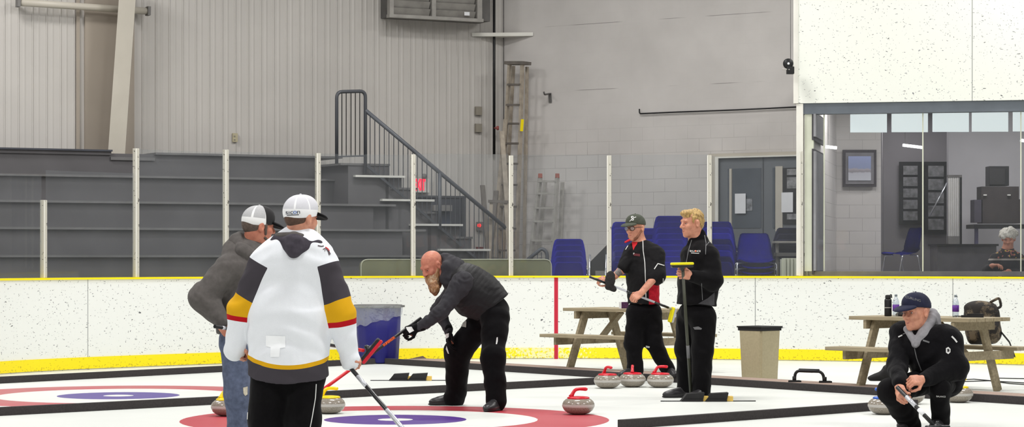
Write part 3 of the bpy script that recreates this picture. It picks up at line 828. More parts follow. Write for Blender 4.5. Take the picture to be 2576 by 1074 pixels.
# ---------------------------------------------------------------- stacked blue shell chairs
M['blue'] = mat('royal_blue_plastic', rgb(20, 18, 165), 0.5, 0, 0.18, 7.0, spec=0.08)
M['chrome'] = mat('chrome_tube', rgb(200, 202, 208), 0.22, 0.85, 0.05, 6.0)
def chair_shell():
    prof = [(-0.235, 0.405), (-0.22, 0.425), (-0.16, 0.435), (-0.05, 0.425), (0.06, 0.418), (0.13, 0.43), (0.175, 0.47), (0.20, 0.54), (0.222, 0.64), (0.245, 0.74), (0.262, 0.81), (0.27, 0.83)]
    half = [0.20, 0.235, 0.255, 0.262, 0.264, 0.262, 0.258, 0.25, 0.24, 0.222, 0.20, 0.17]
    bm = bmesh.new(); rows = []; nx = 12
    for (y, z), hw in zip(prof, half):
        r = []
        for k in range(nx + 1):
            u = -1 + 2 * k / nx
            lift = 0.028 * abs(u) ** 3
            r.append(bm.verts.new((u * hw, y - (lift if z > 0.5 else 0), z + (lift if z <= 0.5 else 0))))
        rows.append(r)
    for a, c in zip(rows[:-1], rows[1:]):
        for k in range(nx):
            f = bm.faces.new((a[k], a[k + 1], c[k + 1], c[k])); f.smooth = True
    bmesh.ops.solidify(bm, geom=bm.faces[:], thickness=0.012)
    bmesh.ops.recalc_face_normals(bm, faces=bm.faces[:])
    me = bpy.data.meshes.new('shell'); bm.to_mesh(me); bm.free()
    me.polygons.foreach_set('use_smooth', [True] * len(me.polygons)); return me
chair0 = empty('shell_chair', (0, 0, 0), 0, 'x', 'chair')
link_mesh('shell', chair_shell(), M['blue'], chair0, False)
for sx in (-1, 1):
    for fy in (-1, 1):
        b = MB(); b.tube(rounded([(sx * 0.13, fy * 0.08, 0.41), (sx * 0.275, fy * 0.13, 0.40), (sx * 0.285, fy * 0.21, 0.0)], 0.03), 0.0125, 8)
        b.build('leg', M['chrome'], chair0, False)
ORD = ['topmost', 'second', 'third', 'fourth', 'fifth', 'sixth', 'seventh', 'eighth', 'ninth', 'tenth']
first = True
STACKS = [(1430, 33.1, 5, 'of the blue stack right of the short ladder', 0.0, 'blue'), (1576, 33.2, 8, 'of the blue stack behind the man with glasses', 0.0, 'blue'),
          (1622, 33.85, 7, 'of the half hidden blue stack between two taller ones', 0.15, 'blue'), (1686, 33.0, 9, 'of the tallest blue stack, behind both dark jacketed men', -0.05, 'blue'),
          (1816, 33.0, 8, 'of the blue stack just right of the blond man', -0.35, 'blue'), (1901, 32.6, 6, 'of the blue stack before the grey door, seat showing', 0.0, 'blue'),
          (1956, 33.4, 7, 'of the dim stack beside the right door leaf', 0.6, 'dim')]
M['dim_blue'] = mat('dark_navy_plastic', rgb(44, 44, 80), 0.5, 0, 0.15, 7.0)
dimshell = None
for (px, Y, n, where, rz, mm) in STACKS:
    for k in range(n):
        p = P(px, 700, Y); j = n - 1 - k
        o = chair0 if first else copy_tree(chair0); first = False
        back = px != 1901
        o.location = (p.x, p.y + (0.012 if back else -0.004) * k, ZW + 0.082 * k); o.rotation_euler = (0, 0, rz + (PI if back else 0))
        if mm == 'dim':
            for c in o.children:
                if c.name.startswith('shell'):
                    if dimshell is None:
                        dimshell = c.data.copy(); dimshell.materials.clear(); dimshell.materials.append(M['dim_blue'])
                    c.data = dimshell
        o['label'] = 'chair ' + (ORD[j] if j == 0 else ORD[j] + ' from top') + ' ' + where
        o['group'] = 'blue chairs stacked behind the boards'
# black folded thing between stack and post
fd = empty('folded_cover', P(1505, 690, 32.9), 0, 'black folded vinyl cover leaning between blue chairs and a post', 'cover')
fd.location.z = ZW
b = MB(); pts_ = [P(x, y, 32.9) for (x, y) in ((1482, 662), (1531, 612), (1536, 745), (1486, 745))]
b.prism([(p.x, p.z) for p in pts_], 32.75, 33.0, lambda v: Vector((v.x, v.z, v.y))); b.build('cover', M['rubber'], fd)
for x in (1480, 1521):
    b = MB(); b.tube([P(x + 4, 640, 32.68), P(x, 800, 32.68)], .013, 8); b.build('leg', M['chrome'], fd)
b = MB(); b.box(P(1512, 690, 32.7), (.16, .06, .1)); b.build('tag_plate', M['concrete'], fd)
# cream ribbed bin and grey table by the door
bn = empty('ribbed_bin', P(1990, 760, 32.2), 0, 'pale cream ribbed bin beside the door post', 'bin')
b = MB(); q = P(1988, 700, 32.2)
for k in range(5): b.box((q.x - .09 + .05 * k, q.y, (ZW + 1.385) / 2), (.034, .22, 1.385 - ZW))
b.box((q.x, q.y + .02, (ZW + 1.37) / 2), (.26, .2, 1.37 - ZW)); b.build('bin_body', M['pale_green'], bn)
tb = empty('side_table', P(1985, 760, 33.0), 0, 'grey low table half hidden behind the lobby corner post', 'table')
b = MB(); b.box(P(1985, 609, 33.0), (.45, .4, .03)); b.build('tabletop', M['galv'], tb)
b = MB(); b.box(P(1985, 640, 33.0), (.4, .35, .05)); b.build('shelf', M['galv_dk'], tb)
for sx in (-.17, .17):
    b = MB(); p = P(1985, 609, 33.0); b.bar((p.x + sx, p.y, p.z), (p.x + sx, p.y, ZW), .04, .04); b.build('leg', M['galv'], tb)

# =================================================================== LOBBY INSIDE
def lob(px, py, Y): return P(px, py, Y)
pic = empty('framed_picture', lob(2161, 424, 35.3), 0, 'dark framed winter landscape picture on the lobby block wall', 'picture')
def slab(name, x0, y0, x1, y1, Y, th, m, parent):
    a = P(x0, y1, Y); c = P(x1, y0, Y); b = MB()
    b.box(((a.x + c.x) / 2, Y, (a.z + c.z) / 2), (c.x - a.x, th, c.z - a.z)); return b.build(name, m, parent)
slab('frame', 2120, 377, 2204, 470, 35.34, 0.06, mat('dark_picture_frame', rgb(58, 52, 58), .5), pic)
slab('mount', 2127, 384, 2198, 463, 35.305, 0.02, mat('grey_picture_mount', rgb(120, 118, 122), .8), pic)
def m_picture():
    t = NT('winter_scene'); tc = t.n('ShaderNodeTexCoord'); s = t.n('ShaderNodeSeparateXYZ'); t.l(tc.outputs['Generated'], s.inputs[0])
    n = t.noise(18.0, 4.0); v = t.math('ADD', s.outputs[2], t.math('MULTIPLY', t.math('SUBTRACT', n, .5), .16))
    t.l(t.ramp(v, [(0.0, rgb(196, 198, 206)), (0.30, rgb(186, 186, 196)), (0.36, rgb(140, 136, 142)), (0.46, rgb(170, 164, 170)), (0.52, rgb(140, 150, 182)), (1.0, rgb(150, 160, 200))]), t.b.inputs['Base Color']); t.b.inputs['Roughness'].default_value = .3
    return t.m
slab('print', 2134, 393, 2191, 454, 35.285, 0.012, m_picture(), pic)
# frames and posters along the lobby side wall
Msd = mat('dark_notice_frame', rgb(66, 64, 68), .5); Mgl = mat('grey_notice_sheet', rgb(136, 136, 140), .5, 0, .12, 6.0)
S0 = Vector(((2046 - CX) / F * 31.5, 31.5, 0)); S1 = Vector(((2104 - CX) / F * 35.4, 35.4, 0)); SD = (S1 - S0).normalized(); SN = Vector((SD.y, -SD.x, 0))
def side_panel(name, px0, px1, y0, y1, off, m, parent=None):
    a = on_line(S0 + SN * off, SD, px0); c = on_line(S0 + SN * off, SD, px1); b = MB()
    z1 = EYE - (y0 - HY) / F * a.y; z0 = EYE - (y1 - HY) / F * a.y
    b.prism([(a.x, a.y), (c.x, c.y), (c.x - SN.x * .03, c.y - SN.y * .03), (a.x - SN.x * .03, a.y - SN.y * .03)], z0, z1)
    return b.build(name, m, parent)
for (y0, y1, lab) in ((280, 352, 'dark framed glass panel high on the lobby side wall'), (374, 690, 'tall narrow framed panel low on the lobby side wall')):
    e = empty('wall_frame', S0 + Vector((.3, .8, EYE - ((y0 + y1) / 2 - HY) / F * 32)), 0, lab, 'frame', 'frames on the lobby side wall')
    side_panel('frame', 2048, 2074, y0, y1, 0.05, Msd, e); side_panel('sheet', 2052, 2070, y0 + 6, y1 - 9, 0.075, Mgl, e)
# made-up glowing panels under the beam, in place of pale window reflections
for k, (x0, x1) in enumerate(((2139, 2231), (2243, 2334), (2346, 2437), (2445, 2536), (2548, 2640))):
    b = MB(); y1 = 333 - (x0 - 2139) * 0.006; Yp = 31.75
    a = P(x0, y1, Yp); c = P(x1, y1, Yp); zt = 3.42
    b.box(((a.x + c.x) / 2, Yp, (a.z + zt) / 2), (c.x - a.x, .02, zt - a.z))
    tag(b.build('reflection_panel', mat('reflection_panel_glow', rgb(220, 230, 230), .6, 0, .03, 1.0, emit=0.75) if k == 0 else bpy.data.materials['reflection_panel_glow']),
        ORD[k].replace('topmost', 'first') + ' glowing pale panel from the left standing for a reflection in row under steel beam' if k < 4 else 'glowing pale panel standing for a reflection, cut by the frame edge under steel beam', 'reflection panel', 'panels standing for reflections under the lobby beam')
# added glowing tubes standing in for lamp reflections in the window glass
M['tube'] = mat('tube_reflection_glow', (1, 1, 1, 1), .4, 0, 0, emit=3.0)
for (x0, y0, x1, y1, Y, lab) in ((2077, 369, 2105, 372, 33.2, 'short glowing white tube standing for a lamp reflection left of the framed picture'), (2271, 365, 2320, 371, 34.5, 'long glowing white tube standing for a lamp reflection above the display boards'),
                            (2567, 353, 2600, 357, 34.0, 'glowing white tube standing for a lamp reflection at the right edge above the woman')):
    e = empty('tube_reflection', P((x0 + x1) / 2, y0, Y), 0, lab, 'lamp', 'tubes standing for lamp reflections')
    b = MB(); b.tube([P(x0, y0, Y), P(x1, y1, Y)], .022, 8); b.build('tube', M['tube'], e)
    b = MB(); b.tube([P(x0 + 6, y0 - 1, Y + .03), P(x0 + 6, y0 - 1, Y + .03) + Vector((0, 0, 3.9 - P(x0, y0, Y).z))], .004, 5); b.build('added_hanger', M['galv_dk'], e)
# display boards in the hall
for (x0, y0, x1, y1, rows, lab) in ((2262, 407, 2318, 566, 5, 'dark framed photo board left of the glass seam in lobby hall'), (2325, 407, 2384, 590, 5, 'dark framed photo board right of the glass seam in lobby hall')):
    e = empty('photo_board', P((x0 + x1) / 2, (y0 + y1) / 2, 38.5), 0, lab, 'photo board', 'photo boards in the hall')
    slab('frame', x0, y0, x1, y1, 38.5, .06, M['black'], e)
    h = (y1 - y0 - 16) / rows
    for k in range(rows):
        slab('photo', x0 + 10, y0 + 10 + k * h, x1 - 10, y0 + 4 + (k + 1) * h, 38.45, .03, bpy.data.materials['grey_photo_print'], e)
# slatted rack
rk = empty('slatted_rack', P(2400, 615, 35.6), 0, 'tall white slatted rack with dark frame against lobby back wall', 'rack')
for x in (2387, 2392, 2397, 2402, 2407, 2412): slab('slat', x - 1.3, 446, x + 1.3, 594, 35.6, .03, M['pale_nosing'], rk)
slab('frame', 2383, 440, 2419, 446, 35.6, .06, M['galv_dk'], rk); slab('upright', 2413, 446, 2419, 616, 35.6, .06, M['black'], rk); slab('base', 2384, 594, 2413, 616, 35.6, .08, M['concrete'], rk)
b = MB(); b.tube([P(2382, 460, 35.2), P(2339, 543, 35.2)], .012, 6)  # plain sloping metal rod, free of the floor
tag(b.build('metal_rod', M['chrome']), 'thin shiny metal rod sloping down left of the white slatted rack', 'handrail')
# made-up dark box standing in for bleacher reflections in the lobby window
ct = empty('reflection_box', P(2420, 680, 34.6), 0, 'low dark grey box standing for bleacher reflections under the rack behind lobby glass', 'reflection')
slab('box_top', 2345, 614, 2500, 619, 34.6, .7, M['black'], ct); slab('box_front', 2349, 619, 2496, 760, 34.6, .6, mat('dark_box_front', rgb(92, 90, 94), .6), ct)
# table with dark cabinet and speaker
t2 = empty('dark_table', P(2505, 660, 35.3), 0, 'dark table with one purple leg behind the seated woman', 'table')
slab('tabletop', 2440, 565, 2620, 575, 35.3, .6, M['black'], t2)
for x in (2456, 2600): slab('leg', x - 4, 575, x + 4, 797, 35.1, .06, mat('purple_grey_leg', rgb(76, 72, 100), .5) if x == 2456 else M['black'], t2)
cb = empty('dark_cabinet', P(2510, 563, 35.3), 0, 'dark wooden box cabinet standing on the lobby table', 'cabinet')
slab('cabinet_body', 2465, 502, 2560, 562, 35.3, .4, M['dk_wood'], cb); slab('cabinet_top', 2463, 470, 2557, 503, 35.3, .36, M['dk_wood'], cb); slab('side_wing', 2446, 503, 2464, 560, 35.25, .3, mat('purple_grey_wing', rgb(64, 60, 72), .6), cb)
for x in (2478, 2538): slab('handle', x - 4, 489, x + 4, 492, 35.1, .03, M['pale_nosing'], cb)
sp = empty('loudspeaker', P(2508, 468, 35.3), 0, 'black loudspeaker on top of the dark lobby cabinet', 'speaker')
slab('speaker_box', 2484, 419, 2533, 468, 35.3, .3, M['black'], sp); slab('grille', 2489, 424, 2528, 464, 35.14, .02, M['rubber'], sp)
# single chair in the hall
o = copy_tree(chair0); p = P(2268, 700, 35.0); o.location = (p.x, p.y, ZW + 0.52); o.rotation_euler = (0, 0, -1.25)
o['label'] = 'single blue chair standing sideways in the dark lobby hall'; o['group'] = 'lobby chairs'
bx = empty('low_platform', (p.x, p.y, ZW), 0, 'low dark platform under the single blue lobby chair', 'platform')
b = MB(); b.box((p.x, p.y, ZW + .26), (.85, .8, .52)); b.build('deck', M['dim'], bx)
# =================================================================== ON THE ICE
def foam_strip(name, a, c, label, w=0.06, h=0.075, ext=0.0):
    a, c = G(*a), G(*c); a.z = c.z = h / 2
    b = MB(); n = 12
    b.bar(a, c, w, h, bev=0.006)
    return tag(b.build(name, M['foam']), label, 'divider', 'foam lane dividers')
foam_strip('lane_divider', (-220, 976), (962, 914.5), 'charcoal foam divider strip between the left rings and the boards')
foam_strip('lane_divider', (-220, 1057), (1512, 966.5), 'charcoal foam divider strip running from left rings to the three red stones')
foam_strip('lane_divider', (972, 915.5), (2700, 1025.5), 'longest charcoal foam divider strip, edged with brown carpet')
foam_strip('lane_divider', (1560, 1079), (2303, 1025), 'charcoal foam divider strip ending at the stones by the crouching man')
# carpet behind the long divider
a, c = G(980, 916), G(2740, 1028); d = (c - a).normalized(); n = Vector((-d.y, d.x, 0))
if n.y < 0: n = -n
b = MB(); p0 = a + n * 0.04; p1 = c + n * 0.04; W = 0.55
b.prism([(p0.x, p0.y), (p1.x, p1.y), (p1.x + n.x * W, p1.y + n.y * W), (p0.x + n.x * W, p0.y + n.y * W)], 0.002, 0.06)
tag(b.build('carpet_runner', M['carpet']), 'long brown carpet runner lying behind the foam divider', 'carpet')
fl = MB(); Yf = 31.2
V = [fl.bm.verts.new(v) for v in (P(998, 913.5, 30.9), P(1086, 913, 30.3), P(1064, 895, 30.5), P(1004, 908, 30.9))]
f = fl.bm.faces.new(V); bmesh.ops.solidify(fl.bm, geom=[f], thickness=0.015)
tag(fl.build('carpet_flap', M['carpet']), 'brown carpet corner folded up beside the blue bin', 'carpet flap')

# ---------------------------------------------------------------- curling stones
def m_granite():
    t = NT('granite'); o = t.obj(); s = t.n('ShaderNodeSeparateXYZ'); t.l(o, s.inputs[0])
    n = t.noise(230.0, 2.0, 0.6, o)
    col = t.ramp(n, [(0.35, rgb(112, 104, 94)), (0.5, rgb(144, 136, 124)), (0.68, rgb(172, 164, 152))])
    k = t.math('MULTIPLY', t.math('GREATER_THAN', s.outputs[2], 0.066), t.math('LESS_THAN', s.outputs[2], 0.090))
    t.l(t.mix(k, col, rgb(182, 178, 172)), t.b.inputs['Base Color'])
    t.l(t.math('ADD', t.math('MULTIPLY', k, 0.4), 0.16), t.b.inputs['Roughness']); t.b.inputs['Specular IOR Level'].default_value = 0.5
    return t.m
M['granite'] = m_granite()
for nm, c in (('red', (205, 16, 40)), ('yellow', (245, 214, 0)), ('blue', (30, 90, 190))): M['h_' + nm] = mat('%s_handle_plastic' % nm, rgb(*c), 0.28, 0, 0.05, 10.0, spec=0.5)
PROTO = {}
def stone(px, py, colr, rz, label):
    p = G(px, py)
    if colr in PROTO:
        o = copy_tree(PROTO[colr])
    else:
        o = empty('curling_stone', (0, 0, 0), 0, '', 'curling stone')
        if 'body' in PROTO:
            g = PROTO['body'].copy(); COL.objects.link(g); g.parent = o
        else:
            b = MB(); b.lathe([(0, 0.001), (.058, 0.001), (.066, .004), (.098, .014), (.126, .036), (.1405, .062), (.1445, .077), (.1425, .094), (.132, .116), (.112, .134), (.085, .143), (.0, .147)], 48)
            PROTO['body'] = b.build('granite_body', M['granite'], o, False)
        b = MB(); b.lathe([(0, .160), (.05, .1595), (.085, .156), (.098, .150), (.100, .143), (.098, .136), (0, .136)], 40); b.build('disc', M['h_' + colr], o, False)
        b = MB(); b.tube([(-.068, 0, .152), (-.058, 0, .169), (-.046, 0, .192), (-.034, 0, .210), (-.016, 0, .221), (.01, 0, .225), (.04, 0, .224), (.064, 0, .222), (.076, 0, .221), (.082, 0, .220)], .014, 14,
                         radii=[.024, .018, .0155, .015, .0145, .0145, .0155, .016, .0135, .006]); b.build('handle', M['h_' + colr], o, False)
        PROTO[colr] = o
    o.location = p; o.rotation_euler = (0, 0, rz); o['label'] = label; o['group'] = 'curling stones on the ice'
stone(1455, 1042, 'red', 0.1, 'red handled stone alone on the edge of the red ring')
stone(1528, 976.5, 'red', -1.0, 'leftmost of three red handled stones in a row at the divider')
stone(1591, 973.5, 'red', 1.5, 'middle of three red handled stones, handle pointing at the viewer')
stone(1661, 974.5, 'red', -0.1, 'rightmost of three red handled stones, beside the blond man')
stone(828, 1040, 'yellow', 0.0, 'yellow handled stone right of the jersey man in dark trousers')
stone(572, 1046, 'yellow', 0.5, 'yellow handled stone half hidden behind the blue jeans')
stone(2224, 1042, 'blue', PI, 'blue handled stone at the left knee of the crouching man')
stone(2410, 1012, 'yellow', 0.1, 'yellow handled stone just behind the right leg of crouching man')
stone(2288, 1016, 'yellow', 0.6, 'yellow handled stone seen between the arm and legs of crouching man')

# ---------------------------------------------------------------- hacks
M['hack_wood'] = mat('yellow_hack_board', rgb(226, 190, 96), 0.6, 0, 0.1, 20.0)
def hack(px, py, spread, label, rz, only=None):
    p = G(px, py); o = empty('curling_hack', p, rz, label, 'hack', 'hacks set in the ice')
    for k, sx in enumerate((-spread, spread)):
        b = MB(); b.prism([(-.10, -.10), (.10, -.10), (.13, .10), (-.06, .10)], 0.0, 0.02, lambda v, sx=sx: Vector((v.x + sx, v.y, v.z)))
        b.prism([(-.11, .0), (-.05, .075), (.12, .085), (.10, .0)], -.08, .08, lambda v, sx=sx: Vector((v.x + sx, v.z, v.y)))
        b.build('foot_pad', M['rubber'], o, False)
        b = MB(); b.box((sx + .135, 0, .026), (.06, .12, .045)); b.build('side_block', M['hack_wood'], o, False)
    b = MB(); b.tube([(-.42, -.06, .004), (.5, -.04, .004)], .006, 6); b.build('anchor_wire', M['black'], o, False)
    return o
hack(1026, 957, 0.105, 'black rubber hack with yellow wood blocks behind the bearded man', 0.0)
hack(1770, 1009, 0.115, 'black rubber hack with yellow wood at the blond man\'s right foot', 0.0)

# ---------------------------------------------------------------- picnic tables
def m_wood():
    t = NT('grey_pine'); o = t.obj(); v = t.scaled(o, (1.0, 14.0, 14.0)); n = t.noise(3.0, 5.0, 0.6, v)
    t.l(t.ramp(n, [(0.25, rgb(124, 112, 90)), (0.5, rgb(150, 138, 112)), (0.75, rgb(170, 156, 130))]), t.b.inputs['Base Color'])
    t.b.inputs['Roughness'].default_value = 0.75; t.bump(n, 0.2, 0.004); return t.m
M['pine'] = m_wood()
def picnic(cx, cy, label, L=1.50, fs=1.0):
    """local x along the table"""
    o = empty('picnic_table', (cx, cy, 0), math.atan2(-0.72, 0.70), label, 'picnic table', 'picnic tables on the ice')
    TH = 0.775
    for k in range(5):
        b = MB(); b.box((0, -.30 + .15 * k, TH - .019), (L, .14, .038), bev=.004); b.build('top_board', M['pine'], o, False)
    for sy in (-1, 1):
        for k in (0, 1):
            b = MB(); b.box((0, sy * (.56 + .145 * k), .445), (L, .138, .038), bev=.004); b.build('bench_board', M['pine'], o, False)
    for sx in (-1, 1):
        x = sx * fs / 2
        b = MB(); b.box((x + .05 * sx, 0, TH - .085), (.038, .72, .09)); b.build('top_crossbar', M['pine'], o, False)
        b = MB(); b.box((x + .05 * sx, 0, .38), (.038, 1.42, .09)); b.build('bench_crossbar', M['pine'], o, False)
        for sy in (-1, 1):
            b = MB(); b.bar((x, sy * .22, TH - .04), (x, sy * .52, 0.0), .038, .10, up=(0, 1, 0)); b.build('leg', M['pine'], o, False)
        b = MB(); b.bar((x, 0, .36), (sx * .12, 0, TH - .05), .09, .038); b.build('brace', M['pine'], o, False)
    return o
def table_at(lx, ly, rx, ry, label):
    """left-frame outer foot and right-frame outer foot on the ice in the view"""
    a, c = G(lx, ly), G(rx, ry); m = (a + c) / 2
    return picnic(m.x, m.y, label)
t1 = table_at(1428, 934, 1735, 938, 'weathered wooden picnic table behind the man with glasses')
t2 = table_at(2158, 983, 2515, 985, 'weathered wooden picnic table behind the crouching man')

def on_table(t, px, py):
    """point of the table top seen at (px, py)"""
    z = 0.775; Y = F * (EYE - z) / (py - HY); return P(px, py, Y)
def at_table(t, px, back=0.0):
    """point on the table top below column px, on the line through its centre parallel to the view plane + back"""
    Y = t.location.y + back; return Vector(((px - CX) / F * Y, Y, 0.776))
p = at_table(t1, 1570, -0.05); 
bx = empty('drink_box', p, 0.35, 'small purple and white carton on the picnic table behind man with glasses', 'carton')
b = MB(); b.box((0, 0, .038), (.10, .06, .076), bev=.004); b.build('carton', mat('dark_purple_print', rgb(72, 38, 72), .4, 0, .4, 40.0), bx, False)
b = MB(); b.box((-.051, 0, .038), (.006, .062, .077)); b.build('white_end', M['paper'], bx, False)
M['bottle'] = m_glass('clear_bottle_plastic', (0.86, 0.90, 0.95, 1), 0.14, 0.12, 0.08)
M['purple'] = mat('purple_label', rgb(92, 44, 140), .4, 0, .25, 30.0)
def bottle(px, back, label):
    o = empty('water_bottle', at_table(t2, px, back), 0.3, label, 'bottle', 'clear water bottles')
    b = MB(); b.lathe([(0, 0), (.03, 0), (.034, .008), (.033, .06), (.034, .12), (.033, .15), (.026, .175), (.014, .2), (.013, .212), (0, .212)], 24); b.build('bottle_body', M['bottle'], o, False)
    b = MB(); b.lathe([(.0335, .055), (.0350, .056), (.0350, .122), (.0335, .123)], 24); b.build('label_band', M['purple'], o, False)
    b = MB(); b.lathe([(0, .229), (.014, .229), (.015, .208), (0, .208)], 18); b.build('cap', mat('grey_bottle_cap', rgb(120, 130, 136), .4), o, False)
bottle(2254, 0.10, 'clear water bottle with purple label beside the black flask')
bottle(2404, -0.22, 'clear water bottle with purple label alone right of crouching man')
o = empty('thermos_flask', at_table(t2, 2234, 0.15), 0, 'black insulated flask at the left end of the right picnic table', 'flask')
b = MB(); b.lathe([(0, 0), (.036, 0), (.038, .006), (.038, .165), (.034, .18), (.0, .18)], 24); b.build('flask_body', M['black'], o, False)
b = MB(); b.lathe([(0, .18), (.028, .18), (.03, .19), (.030, .213), (.022, .222), (0, .224)], 20); b.tube(rounded([(.0, 0, .21), (.035, 0, .228), (.038, 0, .19)], .01), .006, 6); b.build('lid', M['rubber'], o, False)
b = MB(); b.lathe([(.0385, .085), (.0392, .086), (.0392, .092), (.0385, .093)], 24); b.build('silver_ring', M['alu'], o, False)
o = empty('dark_glove', at_table(t2, 2268, 0.12), 0.4, 'small dark glove lying on picnic table behind the cap', 'glove')
b = MB(); b.lathe([(0, 0), (.06, .004), (.065, .02), (.04, .045), (0, .055)], 14); b.build('glove', M['rubber'], o, False)
o = empty('wallet_pouch', at_table(t2, 2446, -0.30), -0.3, 'flat black pouch on the table in front of backpack', 'pouch')
b = MB(); b.prism([(-.11, -.04), (.12, -.05), (.10, .04), (-.06, .05)], 0, .022); b.prism([(-.05, -.03), (.12, -.04), (.09, .04)], .022, .038); b.build('pouch', M['rubber'], o, False)
b = MB(); b.tube([(-.10, -.02, .01), (-.17, .0, .012), (-.2, .03, .006)], .006, 6); b.build('strap', M['rubber'], o, False)

# ---------------------------------------------------------------- bins
p = G(951, 913.5)
bn = empty('waste_bin', p, 0, 'blue round waste bin with clear plastic liner beside the bearded man', 'bin')
M['bin_blue'] = mat('deep_blue_plastic', rgb(20, 18, 104), 0.5, 0, 0.12, 5.0)
b = MB(); prof = []; seg = 96
rings = []
for (r, z) in ((.001, .01), (.25, .01), (.262, .03), (.285, .40), (.303, .74), (.296, .74), (.25, .1)):
    rings.append([b.bm.verts.new(Vector((math.cos(2 * PI * k / seg), math.sin(2 * PI * k / seg), 0)) * (r + (.006 * max(-.3, math.cos(2 * PI * k / seg * 12)) if .02 < z < .7 else 0)) + Vector((0, 0, z))) for k in range(seg)])
for r0, r1 in zip(rings[:-1], rings[1:]):
    for k in range(seg): f = b.bm.faces.new((r0[k], r0[(k + 1) % seg], r1[(k + 1) % seg], r1[k])); f.smooth = True
b.build('bin_body', M['bin_blue'], bn, False)
b = MB(); b.lathe([(.300, .735), (.318, .735), (.322, .755), (.318, .772), (.296, .772), (.292, .755)], 64)
b.box((.326, 0, .752), (.05, .14, .025), bev=.006); b.box((-.326, 0, .752), (.05, .14, .025), bev=.006); b.build('rim', mat('grey_bin_rim', rgb(108, 108, 106), .5), bn, False)
b = MB(); seg = 120; rows = []
for j in range(9):
    t = j / 8; row = []
    for k in range(seg):
        a = 2 * PI * k / seg; low = .475 + .075 * (1 + math.cos(a)) + .012 * math.sin(7 * a) + .008 * math.sin(13 * a)
        z = .762 + (low - .762) * t; r = .326 - .012 * t + .005 * math.sin(9 * a + 3 * t) * t + .002 * math.sin(23 * a)
        row.append(b.bm.verts.new((r * math.cos(a), r * math.sin(a), z)))
    rows.append(row)
for r0, r1 in zip(rows[:-1], rows[1:]):
    for k in range(seg): f = b.bm.faces.new((r0[k], r0[(k + 1) % seg], r1[(k + 1) % seg], r1[k])); f.smooth = True
def m_liner():
    m = m_glass('clear_liner_film', (0.9, 0.9, 0.93, 1), 0.12, 0.15, 0.15)
    nt = m.node_tree; bp = nt.nodes.new('ShaderNodeBump'); bp.inputs['Strength'].default_value = .8; bp.inputs['Distance'].default_value = .03
    no = [n for n in nt.nodes if n.type == 'TEX_NOISE'][0]; no.inputs['Scale'].default_value = 9.0
    nt.links.new(no.outputs['Fac'], bp.inputs['Height'])
    for n in nt.nodes:
        if n.type in ('BSDF_GLOSSY', 'BSDF_DIFFUSE'): nt.links.new(bp.outputs[0], n.inputs['Normal'])
    return m
b.build('plastic_liner', m_liner(), bn, False)
p = G(1911, 959.5); b2 = empty('square_bin', p, math.radians(43), 'beige square waste bin with black liner rim right of blond man', 'bin')
M['beige'] = mat('beige_plastic', rgb(172, 162, 132), 0.6, 0, 0.06, 40.0)
def frustum(b, s0, z0, s1, z1):
    lo = [b.bm.verts.new((x * s0 / 2, y * s0 / 2, z0)) for x, y in ((-1, -1), (1, -1), (1, 1), (-1, 1))]
    hi = [b.bm.verts.new((x * s1 / 2, y * s1 / 2, z1)) for x, y in ((-1, -1), (1, -1), (1, 1), (-1, 1))]
    b.bm.faces.new(lo[::-1]); b.bm.faces.new(hi)
    for i in range(4): b.bm.faces.new((lo[i], lo[(i + 1) % 4], hi[(i + 1) % 4], hi[i]))
    return b
b = frustum(MB(), .298, 0, .338, .60)
bmesh.ops.bevel(b.bm, geom=[e for e in b.bm.edges if abs(e.verts[0].co.z - e.verts[1].co.z) > .3], offset=.02, segments=3, affect='EDGES')
b.build('bin_body', M['beige'], b2, False)
b = frustum(MB(), .343, .572, .348, .618); b.build('liner_band', M['rubber'], b2, False)
b = frustum(MB(), .362, .606, .366, .622); b.build('rim', M['black'], b2, False)

# ---------------------------------------------------------------- delivery frame, bits on the ice
st = empty('delivery_frame', G(2040, 975), 0, 'black tubular curling delivery frame standing on the brown carpet', 'stabilizer')
st.location.z = 0.06
Ys = st.location.y
b = MB(); b.tube(rounded([P(1999, 966, Ys), P(2000, 932, Ys), P(2071, 934, Ys - .1), P(2074, 972, Ys - .12)], .09), .016, 12); b.build('tube_frame', M['black'], st)
b = MB(); b.tube([P(2010, 931.6, Ys - .005), P(2061, 933.2, Ys - .08)], .021, 12); b.build('grip', M['rubber'], st)
b = MB(); b.tube([P(2022, 932, Ys - .02), P(2044, 932.8, Ys - .05)], .0215, 12); b.build('grip_band', mat('worn_grip_label', rgb(120, 100, 90), .6, 0, .3, 60.0), st)
for (x, y, dy) in ((1998, 975, 0.0), (2075, 979, -.12)):
    b = MB(); q = P(x, y, Ys + dy); b.prism([(-.07, -.05), (.07, -.05), (.06, .06), (-.05, .06)], 0.061, .078, lambda v, q=q: Vector((q.x + v.x, q.y + v.y, v.z)))
    b.tube([(q.x, q.y, .07), (q.x, q.y, .12)], .02, 10); b.build('foot', M['rubber'], st)
for (pts_, lab) in (([(2405, 957), (2450, 955), (2520, 961), (2600, 966)], 'dark cable lying on the ice right of the crouching man, nearest one'),
                    ([(2420, 961), (2490, 959), (2540, 966), (2600, 970)], 'dark cable on the ice crossing under right table leg'),
                    ([(2500, 952), (2545, 953), (2600, 954)], 'short dark cable on the ice farthest at the right edge')):
    b = MB(); b.tube([G(*q) + Vector((0, 0, .006)) for q in pts_], .006, 6)
    tag(b.build('power_cable', M['rubber']), lab, 'cable', 'cables on the ice')
